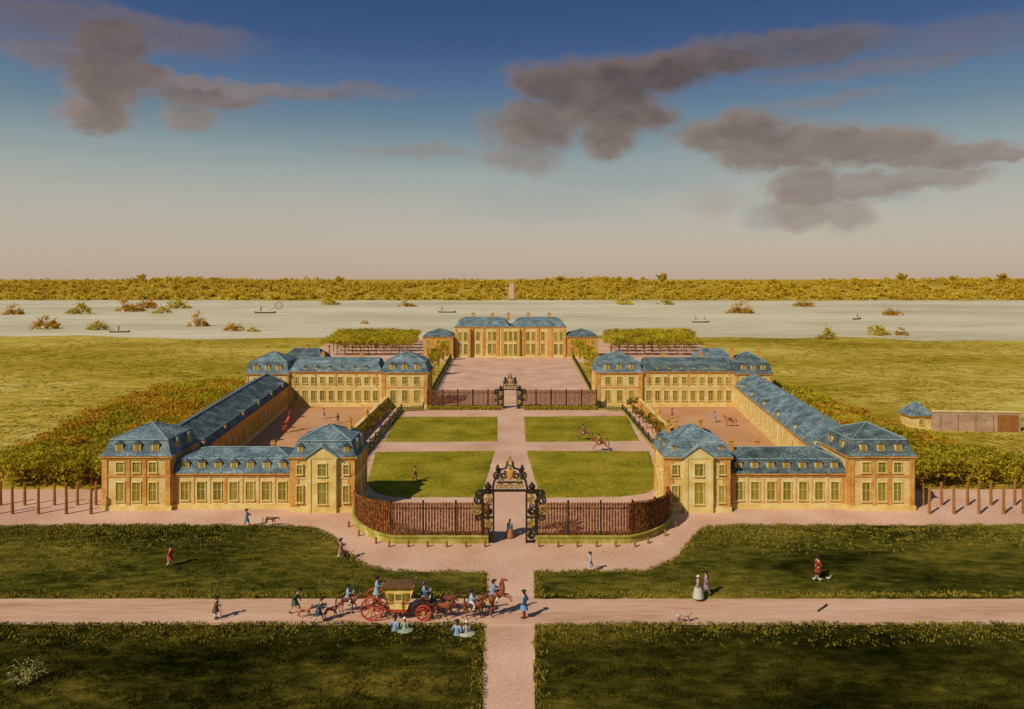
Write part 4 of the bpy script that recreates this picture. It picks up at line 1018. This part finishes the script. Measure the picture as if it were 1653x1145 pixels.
    h.walls(7.1); h.band(3.9, M_stone); h.roof([(-.3,7.103),(.1,7.5),(.8,8.6)], 'x', hip=.1, top=9.5, mat=M_slate if s < 0 else M_slate_d)
    h.windows(0, 10, .9, 1.2, 3.2, .02, .98); h.windows(0, 10, .85, 4.6, 5.9, .02, .98); h.dormers(0, 6, 7.35, .1, .9, w=.6, h=.6)
    L = h.ed(0)[3]
    for k in range(5): h.pilaster(0, L*(.06+.22*k), .35, 4.1, 6.66)
    for k in range(2): h.chimney(s*(31+8*k), 147.2, 8.8, 10.3, .7)
    h = House('rear_inner_pavilion', f'inner rear pavilion at the {side} end of the inner railing, hipped dormered roof', Q(26.2,16.9,143.0,150.5))
    h.walls(6.95); h.band(3.95); h.roof(pav_prof(6.95,8.95), 'apex', top=10.85); h.quoins((0,inn_e), w=.8)
    for k in range(3):
        c = h.ed(0)[3]*(.12+.76*(k+.5)/3); h.window(0, c, .95, 1.2, 3.3); h.window(0, c, .9, 4.6, 6.0)
    h.windows(inn_e, 2, .9, 1.2, 3.3); h.windows(inn_e, 2, .9, 4.6, 6.0); h.dormers(0, 3, 7.25, .1, .9, w=1.0, h=1.3)
    # outbuilding behind the range
    X0, X1 = (52,42.5) if s < 0 else (50,42)
    h = House('outbuilding', f'slate-roofed outbuilding peeping over the rear range on the {side}', Q(X0,X1,160,168))
    h.walls(6.6); h.roof([(-.3,6.603),(.5,8.0)], 'x', hip=1.5, top=9.7, mat=M_slate_d if s < 0 else M_slate); h.windows(0, 4, .9, 1.2, 3.2); h.windows(0, 4, .9, 4.3, 5.5); h.chimney(s*(X0+X1)/2, 164, 9, 10.4)
stable_side(-1, 'left'); stable_side(1, 'right')

# palace
h = House('palace', 'main palace block with two blue slate roofs and red brick piers, closing the honour court', [(-18.6,232),(17.6,232),(17.6,245),(-18.6,245)], 'palace')
h.walls(9.9)
mid = -.3
for a, b in ((-18.6, mid-.55), (mid+.55, 17.6)):
    q = [(a,232),(b,232),(b,245),(a,245)]
    h.roof([(-.3,9.903),(.2,10.3),(1.3,11.9)], 'x', hip=2.0, top=12.7, quad=q)
v = MB(); v.prism([(mid-.85,231.7),(mid+.85,231.7),(mid+.85,245.3),(mid-.85,245.3)], 9.906, 10.2); h.part(v, 'valley_gutter', M_slate_d)
L = h.ed(0)[3]
for a, w, o in ((0,5.2,1.2),(L-5.2,5.2,1.2)):
    m = MB(); h.ebox(m, 0, a+w/2, w, 0, 9.4, -.05, o); h.part(m, 'end_bay', M_wall)
m = MB(); h.ebox(m, 0, L/2, 6.2, 0, 9.4, -.05, .9); h.part(m, 'frontispiece', M_stone)
for c in (5.65, 9.3, 14.0, L/2+4.2, L/2+9, L-5.65): h.pilaster(0, c, .8, 0.56, 9.45, M_brick, .25)
for c in (.5, 4.7, L-4.7, L-.5): h.pilaster(0, c, .7, .0, 9.38, M_brick, 1.3)
for c in (L/2-2.7, L/2+2.7): h.pilaster(0, c, .6, 0, 9.38, M_brick, 1.0)
for c in (1.7, 3.5, L-3.5, L-1.7): h.window(0, c, 1.0, 1.2, 4.4, 1.2); h.window(0, c, 1.0, 5.6, 8.2, 1.2)
for c in (7.5, 11.3, 12.9, L/2+5.6, L/2+7.4, L/2+10.5): h.window(0, c, 1.15, 1.2, 4.4); h.window(0, c, 1.1, 5.6, 8.2)
for c in (L/2-1.6, L/2, L/2+1.6): h.window(0, c, 1.0, .9, 4.4, .9); h.window(0, c, 1.0, 5.5, 8.4, .9)
for x in (-13,-6.5,mid-.9,5.5,12.5): h.chimney(x, 239, 11.5, 13.9, 1.1, .8)
m = MB(); 
for k in range(3): m.box((mid, 230.3-.4*k, .15*(3-k)/2), (7.5+k, .8, .15*(3-k)))
h.part(m, 'steps', M_stone)
for s, side in ((-1,'left'),(1,'right')):
    q = [(-28.6,229),(-18.9,229),(-18.9,238),(-28.6,238)] if s < 0 else [(17.9,229),(27.6,229),(27.6,238),(17.9,238)]
    h = House('palace_pavilion', f'lower red brick pavilion attached to the {side} of the palace, small slate hip roof', q, 'building')
    h.walls(6.9, M_brick); h.roof([(-.3,6.903),(.6,7.7)], 'apex', top=9.3, mat=M_slate_d); h.windows(0, 3, 1.0, 1.2, 3.6); h.windows(0, 3, 1.0, 4.4, 5.9)
# hut and enclosure on the right
x, y = G(1487, 694)
h = House('garden_hut', 'small square hut with a pointed blue slate roof beside the pink wall', [(x-1.7,y),(x+1.7,y),(x+1.7,y+3.4),(x-1.7,y+3.4)], 'hut')
h.walls(2.4); h.roof([(-.35,2.403)], 'apex', top=4.6); h.window(0, 1.7, .7, .9, 1.8)
M_pwall = noise_mat('pink_rubble', [(0,(.26,.14,.075)),(.45,(.4,.25,.15)),(1,(.52,.36,.23))], scale=.3, scale2=3, w2=.5, bump=.6, bscale=3, stretch=(1,1,2), dist=.1)
m = MB(); x0, y0 = G(1505, 695); x1, y1 = G(1646, 697)
w = empty('boundary_wall', (x0,y0,0), 'long pinkish-brown rubble wall running right from the pointed-roof hut', 'wall')
def wl(a, b, t, z0, z1, mat, nm, par, org):
    a = Vector(a); b = Vector(b); d = (b-a).normalized(); n_ = Vector((-d.y,d.x))*t/2
    mm = MB(); mm.prism([tuple(a-n_),tuple(b-n_),tuple(b+n_),tuple(a+n_)], z0, z1); return mm.build(nm, mat, par, org)
wl((x0,y0),(x1,y1),.5,0,3.2,M_pwall,'masonry',w,(x0,y0,0)); wl((x0,y0),(x1,y1),.7,3.203,3.42,M_wall,'coping',w,(x0,y0,0))
for k in range(5):
    t = (k+.3)/5; mm = MB(); mm.box((x0+(x1-x0)*t, y0-.35+(y1-y0)*t, 1.5),(.5,.3,3.0)); mm.build('buttress', M_pwall, w, (x0,y0,0))
mm = MB(); x2, y2 = x1-2.2, y1+(y0-y1)*.15; mm.box((x2,y2-.42,1.4),(3.2,.3,2.8)); mm.build('timber_gate', M_wood, w, (x0,y0,0))
# yard walls toward the court
for s, side in ((-1,'left'),(1,'right')):
    w = empty('yard_wall', (s*25.2,100,0), f'orange brick wall between the {side} yard and the central court', 'wall')
    wl((s*25.2,104),(s*25.2,142.9),.45,0,1.9,M_brick,'masonry',w,(s*25.2,100,0)); wl((s*25.2,104),(s*25.2,142.9),.65,1.903,2.05,M_stone,'coping',w,(s*25.2,100,0))
    for y in (104,123): mm = MB(); mm.box((s*25.2,y,1.3),(.8,.8,2.6)); mm.lathe([(.3,0),(.45,.1),(.35,.5),(.05,.8)],(s*25.2,y,2.6),8); mm.build('pier', M_brick, w, (s*25.2,100,0))

# ------------------------------------------------------------------ railings and gates
def railing(name, label, path, h0, h1, zp, step, post_every, barw=.08, plinth_mat=M_moss, pw=.5, bars_mat=None):
    P = [Vector(p) for p in path]; org = (P[0].x,P[0].y,0); root = empty(name, org, label, 'railing')
    cum = [0]
    for a, b in zip(P, P[1:]): cum.append(cum[-1]+(b-a).length)
    T = cum[-1]
    def pt(d):
        d = min(max(d,0),T)
        for i in range(len(P)-1):
            if d <= cum[i+1]: return P[i].lerp(P[i+1], (d-cum[i])/(cum[i+1]-cum[i])), (P[i+1]-P[i]).normalized()
        return P[-1], (P[-1]-P[-2]).normalized()
    def hh(d): t = d/T; t = max(0,(t-.5)/.5); return h0+(h1-h0)*t
    N = max(1,int(T/.6)); pl = MB(); cp = MB()
    for mb, w_, z0, z1 in ((pl,pw,0,zp),(cp,pw+.2,zp+.002,zp+.14)):
        vs = []
        for k in range(N+1):
            p, d = pt(T*k/N); n_ = Vector((-d.y,d.x))*w_/2
            vs += [(p.x-n_.x,p.y-n_.y,z0),(p.x+n_.x,p.y+n_.y,z0),(p.x+n_.x,p.y+n_.y,z1),(p.x-n_.x,p.y-n_.y,z1)]
        mb.add(vs, [(4*k+i,4*k+(i+1)%4,4*k+4+(i+1)%4,4*k+4+i) for k in range(N) for i in range(4)] + [(3,2,1,0),(4*N,4*N+1,4*N+2,4*N+3)])
    if zp > .05: pl.build('plinth', plinth_mat, root, org); cp.build('coping', M_moss, root, org)
    for f in (.0,1.0):
        r = MB(); r.tube([(*pt(T*k/N)[0], zp+.3 if f == 0 else hh(T*k/N)-.38) for k in range(N+1)], .075, 6); r.build('rail', M_iron, root, org)
    b = MB(); d = step/2
    while d < T:
        p, dr = pt(d); zt = hh(d); an = math.atan2(dr.y,dr.x)
        b.box((p.x,p.y,(zp+zt)/2+.07),(barw,barw*.7,zt-zp-.14), 0, an)
        b.add([(p.x-barw,p.y,zt),(p.x,p.y-barw*.6,zt),(p.x+barw,p.y,zt),(p.x,p.y+barw*.6,zt),(p.x,p.y,zt+.28)], [(0,1,4),(1,2,4),(2,3,4),(3,0,4)])
        d += step
    b.build('bars', bars_mat or M_bar, root, org)
    d = 0.0
    while d <= T+.01:
        p, dr = pt(d); q = MB(); q.box((p.x,p.y,(zp+hh(d)+.2)/2+.1),(.16,.16,hh(d)-zp+.1)); q.ball((p.x,p.y,hh(d)+.32), .12, 8); q.build('post', M_iron, root, org); d += post_every
    return root
for s, side in ((-1,'left'),(1,'right')):
    xs_ = 11.7 if s < 0 else 11.4
    path = [(s*2.3,69.8),(s*7,69.8)] + smooth_line([(s*xs_,69.8),(s*13.6,71.1),(s*15.6,73.5),(s*16.8,76.2),(s*17.1,78.6)], 5)
    railing('palisade', f'tall rust-brown palisade curving from the great gate to the gabled pavilion on the {side}', path, 3.75, 2.7, .62, .285, 3.2, .2)
    railing('palisade', f'brown iron palisade closing the honour court {side} of the inner gate', [(s*1.75,141),(s*16.8,141)], 3.5, 3.5, .35, .25, 3.0, .165)
    railing('court_railing', f'low dark railing along the {side} side of the central court', [(s*21.5,86.5),(s*21.5,138),(s*17.2,139.4)], 1.15, 1.15, .2, .5, 4.3, .06, M_moss, .3, M_iron)
    railing('court_railing', f'long dark railing along the {side} side of the honour court', [(s*17.6,151),(s*19.4,228)], 1.5, 1.5, .3, .6, 6, .1, M_moss, .4, M_iron)
    # clipped low hedge before the inner palisade
    m = MB(); m.prism([(s*2.2,139.4),(s*16.8,139.4),(s*16.8,140.3),(s*2.2,140.3)][::(1 if s > 0 else -1)], 0, .35)
    def hfn(g, n, s=s): return np.stack([s*g.uniform(2.2,16.8,n), g.uniform(139.3,140.4,n), g.uniform(.05,.75,n)],1)
    me = np_mesh('box_hedge', leaves(1500,.14,hfn,60+s), 4, M_lolive); o = bpy.data.objects.new('box_hedge', me); col.objects.link(o); tag(o, f'low clipped hedge below the inner palisade on the {side}', 'hedge')
    # bollards before the palisade
    for k in range(9):
        if k < 6: x, y = s*(2.6+1.85*k), 68.7
        else: x, y = [(s*13.3,69.6),(s*15.4,71.6),(s*17,74.2)][k-6]
        q = MB(); q.lathe([(.14,0),(.13,.1),(.1,.45),(.13,.5),(.09,.6),(.01,.66)], (0,0,0), 9)
        o = q.build('bollard', M_wood); o.location = (x,y,.004); tag(o, f'small brown bollard in the row at the foot of the {side} palisade', 'bollard', f'bollards at the foot of the {side} palisade')
def spiral(cx, cz, r, a0, turns, sg=1, n=20, y=0):
    return [(cx+r*(1-.82*t)*math.cos(a0+sg*t*turns*6.283), y, cz+r*(1-.82*t)*math.sin(a0+sg*t*turns*6.283)) for t in [k/n for k in range(n+1)]]
def gate(label, loc, hw, hl, sc_, gilt=True):
    root = empty('iron_gate', loc, label, 'gate')
    t = .06*sc_
    for s in (-1,1):
        m = MB(); x0, x1 = s*hw, s*(hw+.85*sc_)
        for x in (x0, x1): m.box((x,0,hl/2),(.15*sc_,.2*sc_,hl))
        for z in (.15, hl*.5, hl-.08): m.box(((x0+x1)/2,0,z),(.85*sc_-.15*sc_-.01,.16*sc_,.14*sc_))
        py = m.build('pylon', M_iron, root)
        for zone, sg in ((0,1),(1,-1),(2,1),(3,-1)):
            q = MB(); z = hl*(.14+.235*zone); cxp = (x0+x1)/2
            q.tube(spiral(cxp, z, .30*sc_, R(90 if sg > 0 else 270), 1.6, s*sg), [t*1.5]*21, 5); q.tube(spiral(cxp, z+hl*.12, .24*sc_, R(0), 1.4, -s*sg), t, 5)
            q.build('scroll', M_gilt if zone % 2 and gilt else M_iron, py)
        # side brackets curling outward
        for k, (dx, dz, r) in enumerate(((.30,hl*.50,.34),(.46,hl*.66,.44),(.34,hl*.83,.40),(.26,hl*.97,.36))):
            q = MB(); q.tube(spiral(x1+s*dx*sc_, dz, r*sc_, R(180 if s > 0 else 0), 1.7, s if k % 2 else -s), t*1.5, 6); q.build('bracket', M_iron if k != 1 else M_gilt, root)
        f = MB(); f.lathe([(.2,0),(.12,.12),(.26,.34),(.3,.52),(.16,.72),(.05,.9),(.01,1.0)], ((x0+x1)/2,0,hl+.04), 10, sx=sc_, sy=sc_)
        f.build('finial', M_iron, root)
    m = MB(); m.box((0,0,hl+.12),(2*hw+1.7*sc_+.3,.22*sc_,.2)); m.box((0,0,hl+.75*sc_),(2*hw*.8,.16*sc_,.12)); m.build('lintel', M_iron, root)
    n = 6
    for k in range(n):
        q = MB(); x = -hw*.72 + 2*hw*.72*k/(n-1); q.tube(spiral(x, hl+.46*sc_, .22*sc_, R(90), 1.3, 1 if k % 2 else -1), t, 5); q.build('scroll', M_gilt if gilt else M_iron, root)
    top = hl+.85*sc_
    for s in (-1,1):
        q = MB(); q.tube([(s*hw*1.05,0,hl+.25),(s*hw*.95,0,top),(s*hw*.55,0,top+.9*sc_),(s*hw*.25,0,top+1.0*sc_),(s*.15*sc_,0,top+1.5*sc_)], [t*1.6]*5, 6)
        q.tube(spiral(s*hw*.78, top+.38*sc_, .36*sc_, R(200 if s > 0 else -20), 1.6, -s), t*1.4, 6); q.tube(spiral(s*hw*.36, top+.45*sc_, .3*sc_, R(90), 1.4, s), t*1.3, 6)
        q.build('overthrow', M_iron, root)
        g_ = MB(); g_.tube(spiral(s*hw*.55, top+.05*sc_, .24*sc_, R(90), 1.3, s), t*1.3, 6); g_.build('scroll', M_gilt, root)
        v = MB(); v.lathe([(.1,0),(.17,.15),(.2,.3),(.1,.45),(.13,.52),(.02,.68)], (s*hw*.74,0,top+.75*sc_), 9, sx=sc_, sy=sc_); v.build('vase', M_iron, root)
    sh = MB(); sh.ball((0,0,top+.55*sc_), (.34*sc_,.1*sc_,.46*sc_), 12); sh.build('shield', M_brick, root)
    cr = MB(); cr.lathe([(.26,0),(.3,.12),(.26,.14)], (0,0,top+1.1*sc_), 12, sx=sc_, sy=sc_)
    for k in range(6):
        a = k*6.283/6; cr.tube([(.27*sc_*math.cos(a),.27*sc_*math.sin(a),top+1.22*sc_),(.3*sc_*math.cos(a),.3*sc_*math.sin(a),top+1.45*sc_),(.03*math.cos(a),.03*math.sin(a),top+1.75*sc_)], .035*sc_, 5)
    cr.ball((0,0,top+1.84*sc_), .1*sc_, 8); cr.build('crown_ornament', M_gilt, root)
    return root
gate('great black iron gateway with scrolled pylons and a crowned top, nearest the road', (-.2,69.8,0), 1.62, 5.0, 1.25)
gate('smaller inner iron gateway with a crested top', (-.35,141,0), 1.32, 3.7, 1.25)

# ------------------------------------------------------------------ boats
def boat(label, px, py, head, ln, crew):
    x, y = G(px, py); root = empty('rowing_boat', (x,y,.05), label, 'boat', None, R(head))
    secs = [(-.5,.05,.95),(-.4,.5,.6),(-.15,.85,.5),(.15,.85,.5),(.4,.5,.62),(.5,.05,1.05)]
    m = MB(); vs = []
    for t, w, top in secs:
        for yy, zz in ((-w,top),(-w*.7,.1),(0,-.05),(w*.7,.1),(w,top),(w*.85,top),(w*.6,.22),(-w*.6,.22),(-w*.85,top)): vs.append((t*ln, yy*ln*.11, zz*ln*.11))
    n = 9; m.add(vs, [(i*n+k,(i+1)*n+k,(i+1)*n+(k+1)%n,i*n+(k+1)%n) for i in range(5) for k in range(n)] + [tuple(range(n)), tuple(range(5*n,6*n))[::-1]])
    m.build('hull', flat((.16,.085,.03)), root)
    for t in (-.22,.15):
        b = MB(); b.box((t*ln,0,.05*ln),(.06*ln,.16*ln,.012*ln)); b.build('thwart', flat((.25,.14,.05)), root)
    for k, (t, lab, c) in enumerate(crew):
        a = R(head)
        person(lab, (x+t*ln*math.cos(a), y+t*ln*math.sin(a), .05+.052*ln), head if t < 0 else head+180, 'stand', c, BROWN, arm='fwd', scale=ln/6.4)
    return root
boat('dark rowing boat with one man beside a round net in the left of the river', 428, 506, 4, 15, [(-.2,'boatman in dark clothes in the boat with the round net',DK)])
x, y = G(450,500); m = MB()
m.tube([(3*math.cos(k*6.283/16),0,3.4+3*math.sin(k*6.283/16)) for k in range(17)], .3, 5, caps=False)
for k in range(5): m.tube([(-2.6+1.3*k,0,3.4-math.sqrt(max(.2,9-(-2.6+1.3*k)**2))),(-2.6+1.3*k,0,3.4+math.sqrt(max(.2,9-(-2.6+1.3*k)**2)))], .1, 4)
m.tube([(-2.2,0,1.2),(-9,0,-.1)], .2, 5)
o = m.build('fishing_net', flat((.3,.17,.05))); o.location = (x,y,0); tag(o, 'round hooped fishing net standing in the river by the dark boat', 'net')
boat('slim boat with one man near the meadow bank at the left', 193, 537, 4, 9.5, [(-.05,'boatman in the slim boat near the left meadow bank',BROWN)])
boat('curved boat with one man left of the palace roofs', 722, 505, -3, 13, [(-.3,'boatman in the curved boat left of the palace',BROWN)])
boat('boat with two men right of the palace roofs', 1131, 521, 2, 10, [(-.28,'left boatman of the two-man boat',BROWN),(.25,'right boatman of the two-man boat, in grey',GREY)])
boat('short boat with a standing man in red at the right of the river', 1383, 516, 40, 11, [(.1,'tall boatman in red standing in the short boat at the right',(.38,.08,.03))])

# ------------------------------------------------------------------ sky, sun, camera
w = bpy.data.worlds.new('World'); sc.world = w; w.use_nodes = True
nt = w.node_tree; N = nt.nodes; L = nt.links
bg = N['Background']
SUN = Vector((-.58,-.54,.68)).normalized()
el = math.asin(SUN.z); az = math.atan2(SUN.x, SUN.y)
sky = N.new('ShaderNodeTexSky'); sky.sky_type = 'NISHITA'; sky.sun_disc = False; sky.sun_elevation = el; sky.sun_rotation = az % (2*math.pi)
sky.air_density = 1.0; sky.dust_density = 1.6; sky.ozone_density = 1.5
def math_n(op, a, b=None, c=None, clamp=False):
    n = N.new('ShaderNodeMath'); n.operation = op; n.use_clamp = clamp
    for i, v in enumerate((a, b, c)):
        if v is None: continue
        if isinstance(v, (int, float)): n.inputs[i].default_value = v
        else: L.new(v, n.inputs[i])
    return n.outputs[0]
tc = N.new('ShaderNodeTexCoord'); sp = N.new('ShaderNodeSeparateXYZ'); L.new(tc.outputs['Generated'], sp.inputs[0])
AZ = math_n('ARCTAN2', sp.outputs[0], sp.outputs[1]); EL = math_n('ARCSINE', sp.outputs[2])
def ramp(fac, cols):
    r = N.new('ShaderNodeValToRGB'); e = r.color_ramp.elements
    while len(e) < len(cols): e.new(.5)
    for i, (p, c) in enumerate(cols): e[i].position = p; e[i].color = (*c, 1)
    L.new(fac, r.inputs[0]); return r.outputs[0]
# air colouring by height above the horizon (multiplies the physical sky)
elf = math_n('DIVIDE', EL, R(40), clamp=True)
tint = ramp(elf, [(0,(.53,.40,.30)),(.05,(.53,.43,.335)),(.10,(.49,.435,.355)),(.15,(.44,.42,.355)),(.20,(.345,.38,.345)),(.25,(.235,.305,.315)),(.305,(.14,.215,.27)),(.375,(.075,.14,.265)),(.45,(.034,.08,.205)),(.53,(.02,.062,.16)),(1,(.05,.11,.23))])
mxs = N.new('ShaderNodeMix'); mxs.data_type = 'RGBA'; mxs.inputs[0].default_value = .12
SK = N.new('ShaderNodeVectorMath'); SK.operation = 'SCALE'; SK.inputs[3].default_value = 10.0
L.new(tint, SK.inputs[0]); L.new(SK.outputs[0], mxs.inputs[6]); L.new(sky.outputs[0], mxs.inputs[7])
cv = N.new('ShaderNodeCombineXYZ'); L.new(AZ, cv.inputs[0]); L.new(EL, cv.inputs[1])
def noise(scale, detail, vec, st=(1,1,1), out='Fac'):
    mp = N.new('ShaderNodeMapping'); mp.inputs['Scale'].default_value = st; L.new(vec, mp.inputs[0])
    n = N.new('ShaderNodeTexNoise'); n.inputs['Scale'].default_value = scale; n.inputs['Detail'].default_value = detail; n.inputs['Roughness'].default_value = .58
    L.new(mp.outputs[0], n.inputs['Vector']); return n.outputs[out]
def vm(op, a, b):
    n = N.new('ShaderNodeVectorMath'); n.operation = op
    for i, v in enumerate((a, b)):
        if isinstance(v, tuple): n.inputs[i].default_value = v
        else: L.new(v, n.inputs[i])
    return n
w1 = vm('MULTIPLY', vm('SUBTRACT', noise(11, 3, cv.outputs[0], (1,1.5,1), 'Color'), (.5,.5,.5)).outputs[0], (.06,.042,0)).outputs[0]
w2_ = vm('MULTIPLY', vm('SUBTRACT', noise(46, 4, cv.outputs[0], (1,1.4,1), 'Color'), (.5,.5,.5)).outputs[0], (.03,.02,0)).outputs[0]
W = vm('ADD', vm('ADD', cv.outputs[0], w1).outputs[0], w2_).outputs[0]
def ang(px, py):
    u = (px-CX)/F; v = (HZ-py)/F; return math.atan(u), math.atan(v/math.sqrt(1+u*u))
BL = [(90,88,80,24,.65),(175,78,66,48,.9),(165,125,60,54,.95),(148,182,58,30,1),(225,117,66,18,.9),(300,126,66,11,.8),(330,150,92,18,.85),(450,147,125,11,.7),(565,142,95,9,.5),(312,184,54,26,.75),(190,48,210,34,.6),(40,30,120,50,.4),
      (900,135,82,40,1),(960,160,100,50,1),(985,215,48,38,1),(1025,118,150,30,1),(1110,102,160,26,.9),(1230,84,230,30,.7),(870,205,72,38,.92),(840,250,64,32,.65),(690,241,130,12,.45),(788,205,26,26,.5),(1015,185,66,28,1),
      (1180,215,106,32,.95),(1212,250,60,32,.95),(1300,236,126,34,.95),(1400,238,140,28,.95),(1525,248,140,20,.85),(1625,245,70,12,.8),(1300,300,64,40,.92),(1285,345,60,32,.75),(1362,345,52,30,.65),(1400,296,100,24,.82),(1510,282,95,20,.65),
      (1150,330,52,26,.3),(1330,165,100,8,.45),(1430,108,230,14,.5),(1550,60,160,30,.35)]
LB = [(1015,285,150,30,.5),(1110,260,60,26,.45),(1232,350,26,30,.5),(1470,300,70,9,.5),(1440,318,46,10,.5),(880,330,160,30,.3),(260,235,220,16,.3)]
def field(Wv, blobs):
    out = None
    for px, py, rx, ry, st_ in blobs:
        a0, e0 = ang(px, py); a1 = ang(px+rx, py)[0]-a0; e1 = ang(px, py-ry)[1]-e0
        d = vm('MULTIPLY', vm('SUBTRACT', Wv, (a0,e0,0)).outputs[0], (1/a1,1/e1,0))
        ln_ = vm('LENGTH', d.outputs[0], (0,0,0)).outputs['Value']
        mr = N.new('ShaderNodeMapRange'); mr.interpolation_type = 'SMOOTHSTEP'
        soft = st_ < .6 or blobs is LB
        mr.inputs[1].default_value = 1.6 if soft else 1.36; mr.inputs[2].default_value = .3 if soft else .62; mr.inputs[3].default_value = 0; mr.inputs[4].default_value = st_
        L.new(ln_, mr.inputs[0])
        out = mr.outputs[0] if out is None else math_n('MAXIMUM', out, mr.outputs[0])
    return out
lit = field(W, LB); den = field(W, BL)
deep = field(vm('ADD', W, (-.017,.013,0)).outputs[0], BL)  # density sampled toward the light, to paint upper-left cloud edges paler
n2 = noise(26, 6, cv.outputs[0], (1,2.5,1))
den = math_n('MULTIPLY', den, math_n('ADD', math_n('MULTIPLY', n2, .6), .75), clamp=True)
den = math_n('MULTIPLY', den, .9)
cn = math_n('MULTIPLY', math_n('SUBTRACT', noise(16, 5, cv.outputs[0], (1,1.8,1)), .5), .3)
ccol = ramp(math_n('ADD', elf, cn), [(0,(.31,.25,.21)),(.15,(.25,.2,.172)),(.27,(.20,.154,.132)),(.36,(.128,.096,.08)),(.45,(.078,.059,.048)),(.55,(.065,.052,.046))])
# thin cloud is warmer and paler; light on upper-left edges is coloured in
thin = ramp(elf, [(0,(.40,.31,.26)),(.25,(.34,.255,.215)),(.4,(.265,.19,.16)),(.55,(.165,.122,.108))])
mcl = N.new('ShaderNodeMix'); mcl.data_type = 'RGBA'
L.new(math_n('ADD', math_n('ADD', math_n('MULTIPLY', math_n('SUBTRACT', 1.0, den), .35), math_n('MULTIPLY', math_n('SUBTRACT', 1.0, deep), .5)), math_n('MULTIPLY', math_n('LESS_THAN', AZ, -.3), .2), clamp=True), mcl.inputs[0]); L.new(ccol, mcl.inputs[6]); L.new(thin, mcl.inputs[7])
ccol = mcl.outputs[2]
CS = N.new('ShaderNodeVectorMath'); CS.operation = 'SCALE'; CS.inputs[3].default_value = 10.0; L.new(ccol, CS.inputs[0])
mc_ = N.new('ShaderNodeMix'); mc_.data_type = 'RGBA'; L.new(den, mc_.inputs[0])
ml_ = N.new('ShaderNodeMix'); ml_.data_type = 'RGBA'; L.new(lit, ml_.inputs[0]); L.new(mxs.outputs[2], ml_.inputs[6]); ml_.inputs[7].default_value = (3.0,3.5,3.6,1); L.new(ml_.outputs[2], mc_.inputs[6]); L.new(CS.outputs[0], mc_.inputs[7])
# thin high streaks
L.new(mc_.outputs[2], bg.inputs['Color']); bg.inputs['Strength'].default_value = .1

sl = bpy.data.lights.new('sun', 'SUN'); sl.energy = 4.2; sl.angle = R(.5); sl.color = (1,.93,.80)
so = bpy.data.objects.new('sun', sl); col.objects.link(so); so.rotation_euler = SUN.to_track_quat('Z','Y').to_euler()

cd = bpy.data.cameras.new('camera'); cam = bpy.data.objects.new('camera', cd); col.objects.link(cam); sc.camera = cam
cam.location = (0,0,H); cam.rotation_euler = (R(90),0,0)
cd.sensor_width = 36; cd.lens = 36*F/1653; cd.shift_y = -(1145/2-HZ)/1653; cd.clip_end = 20000; cd.clip_start = .5
for o in sc.objects:
    if '_seat' in o: del o['_seat']
sc.view_settings.view_transform = 'Standard'; sc.view_settings.look = 'None'; sc.view_settings.exposure = 0; sc.view_settings.gamma = 1
sc.view_settings.use_curve_mapping = False
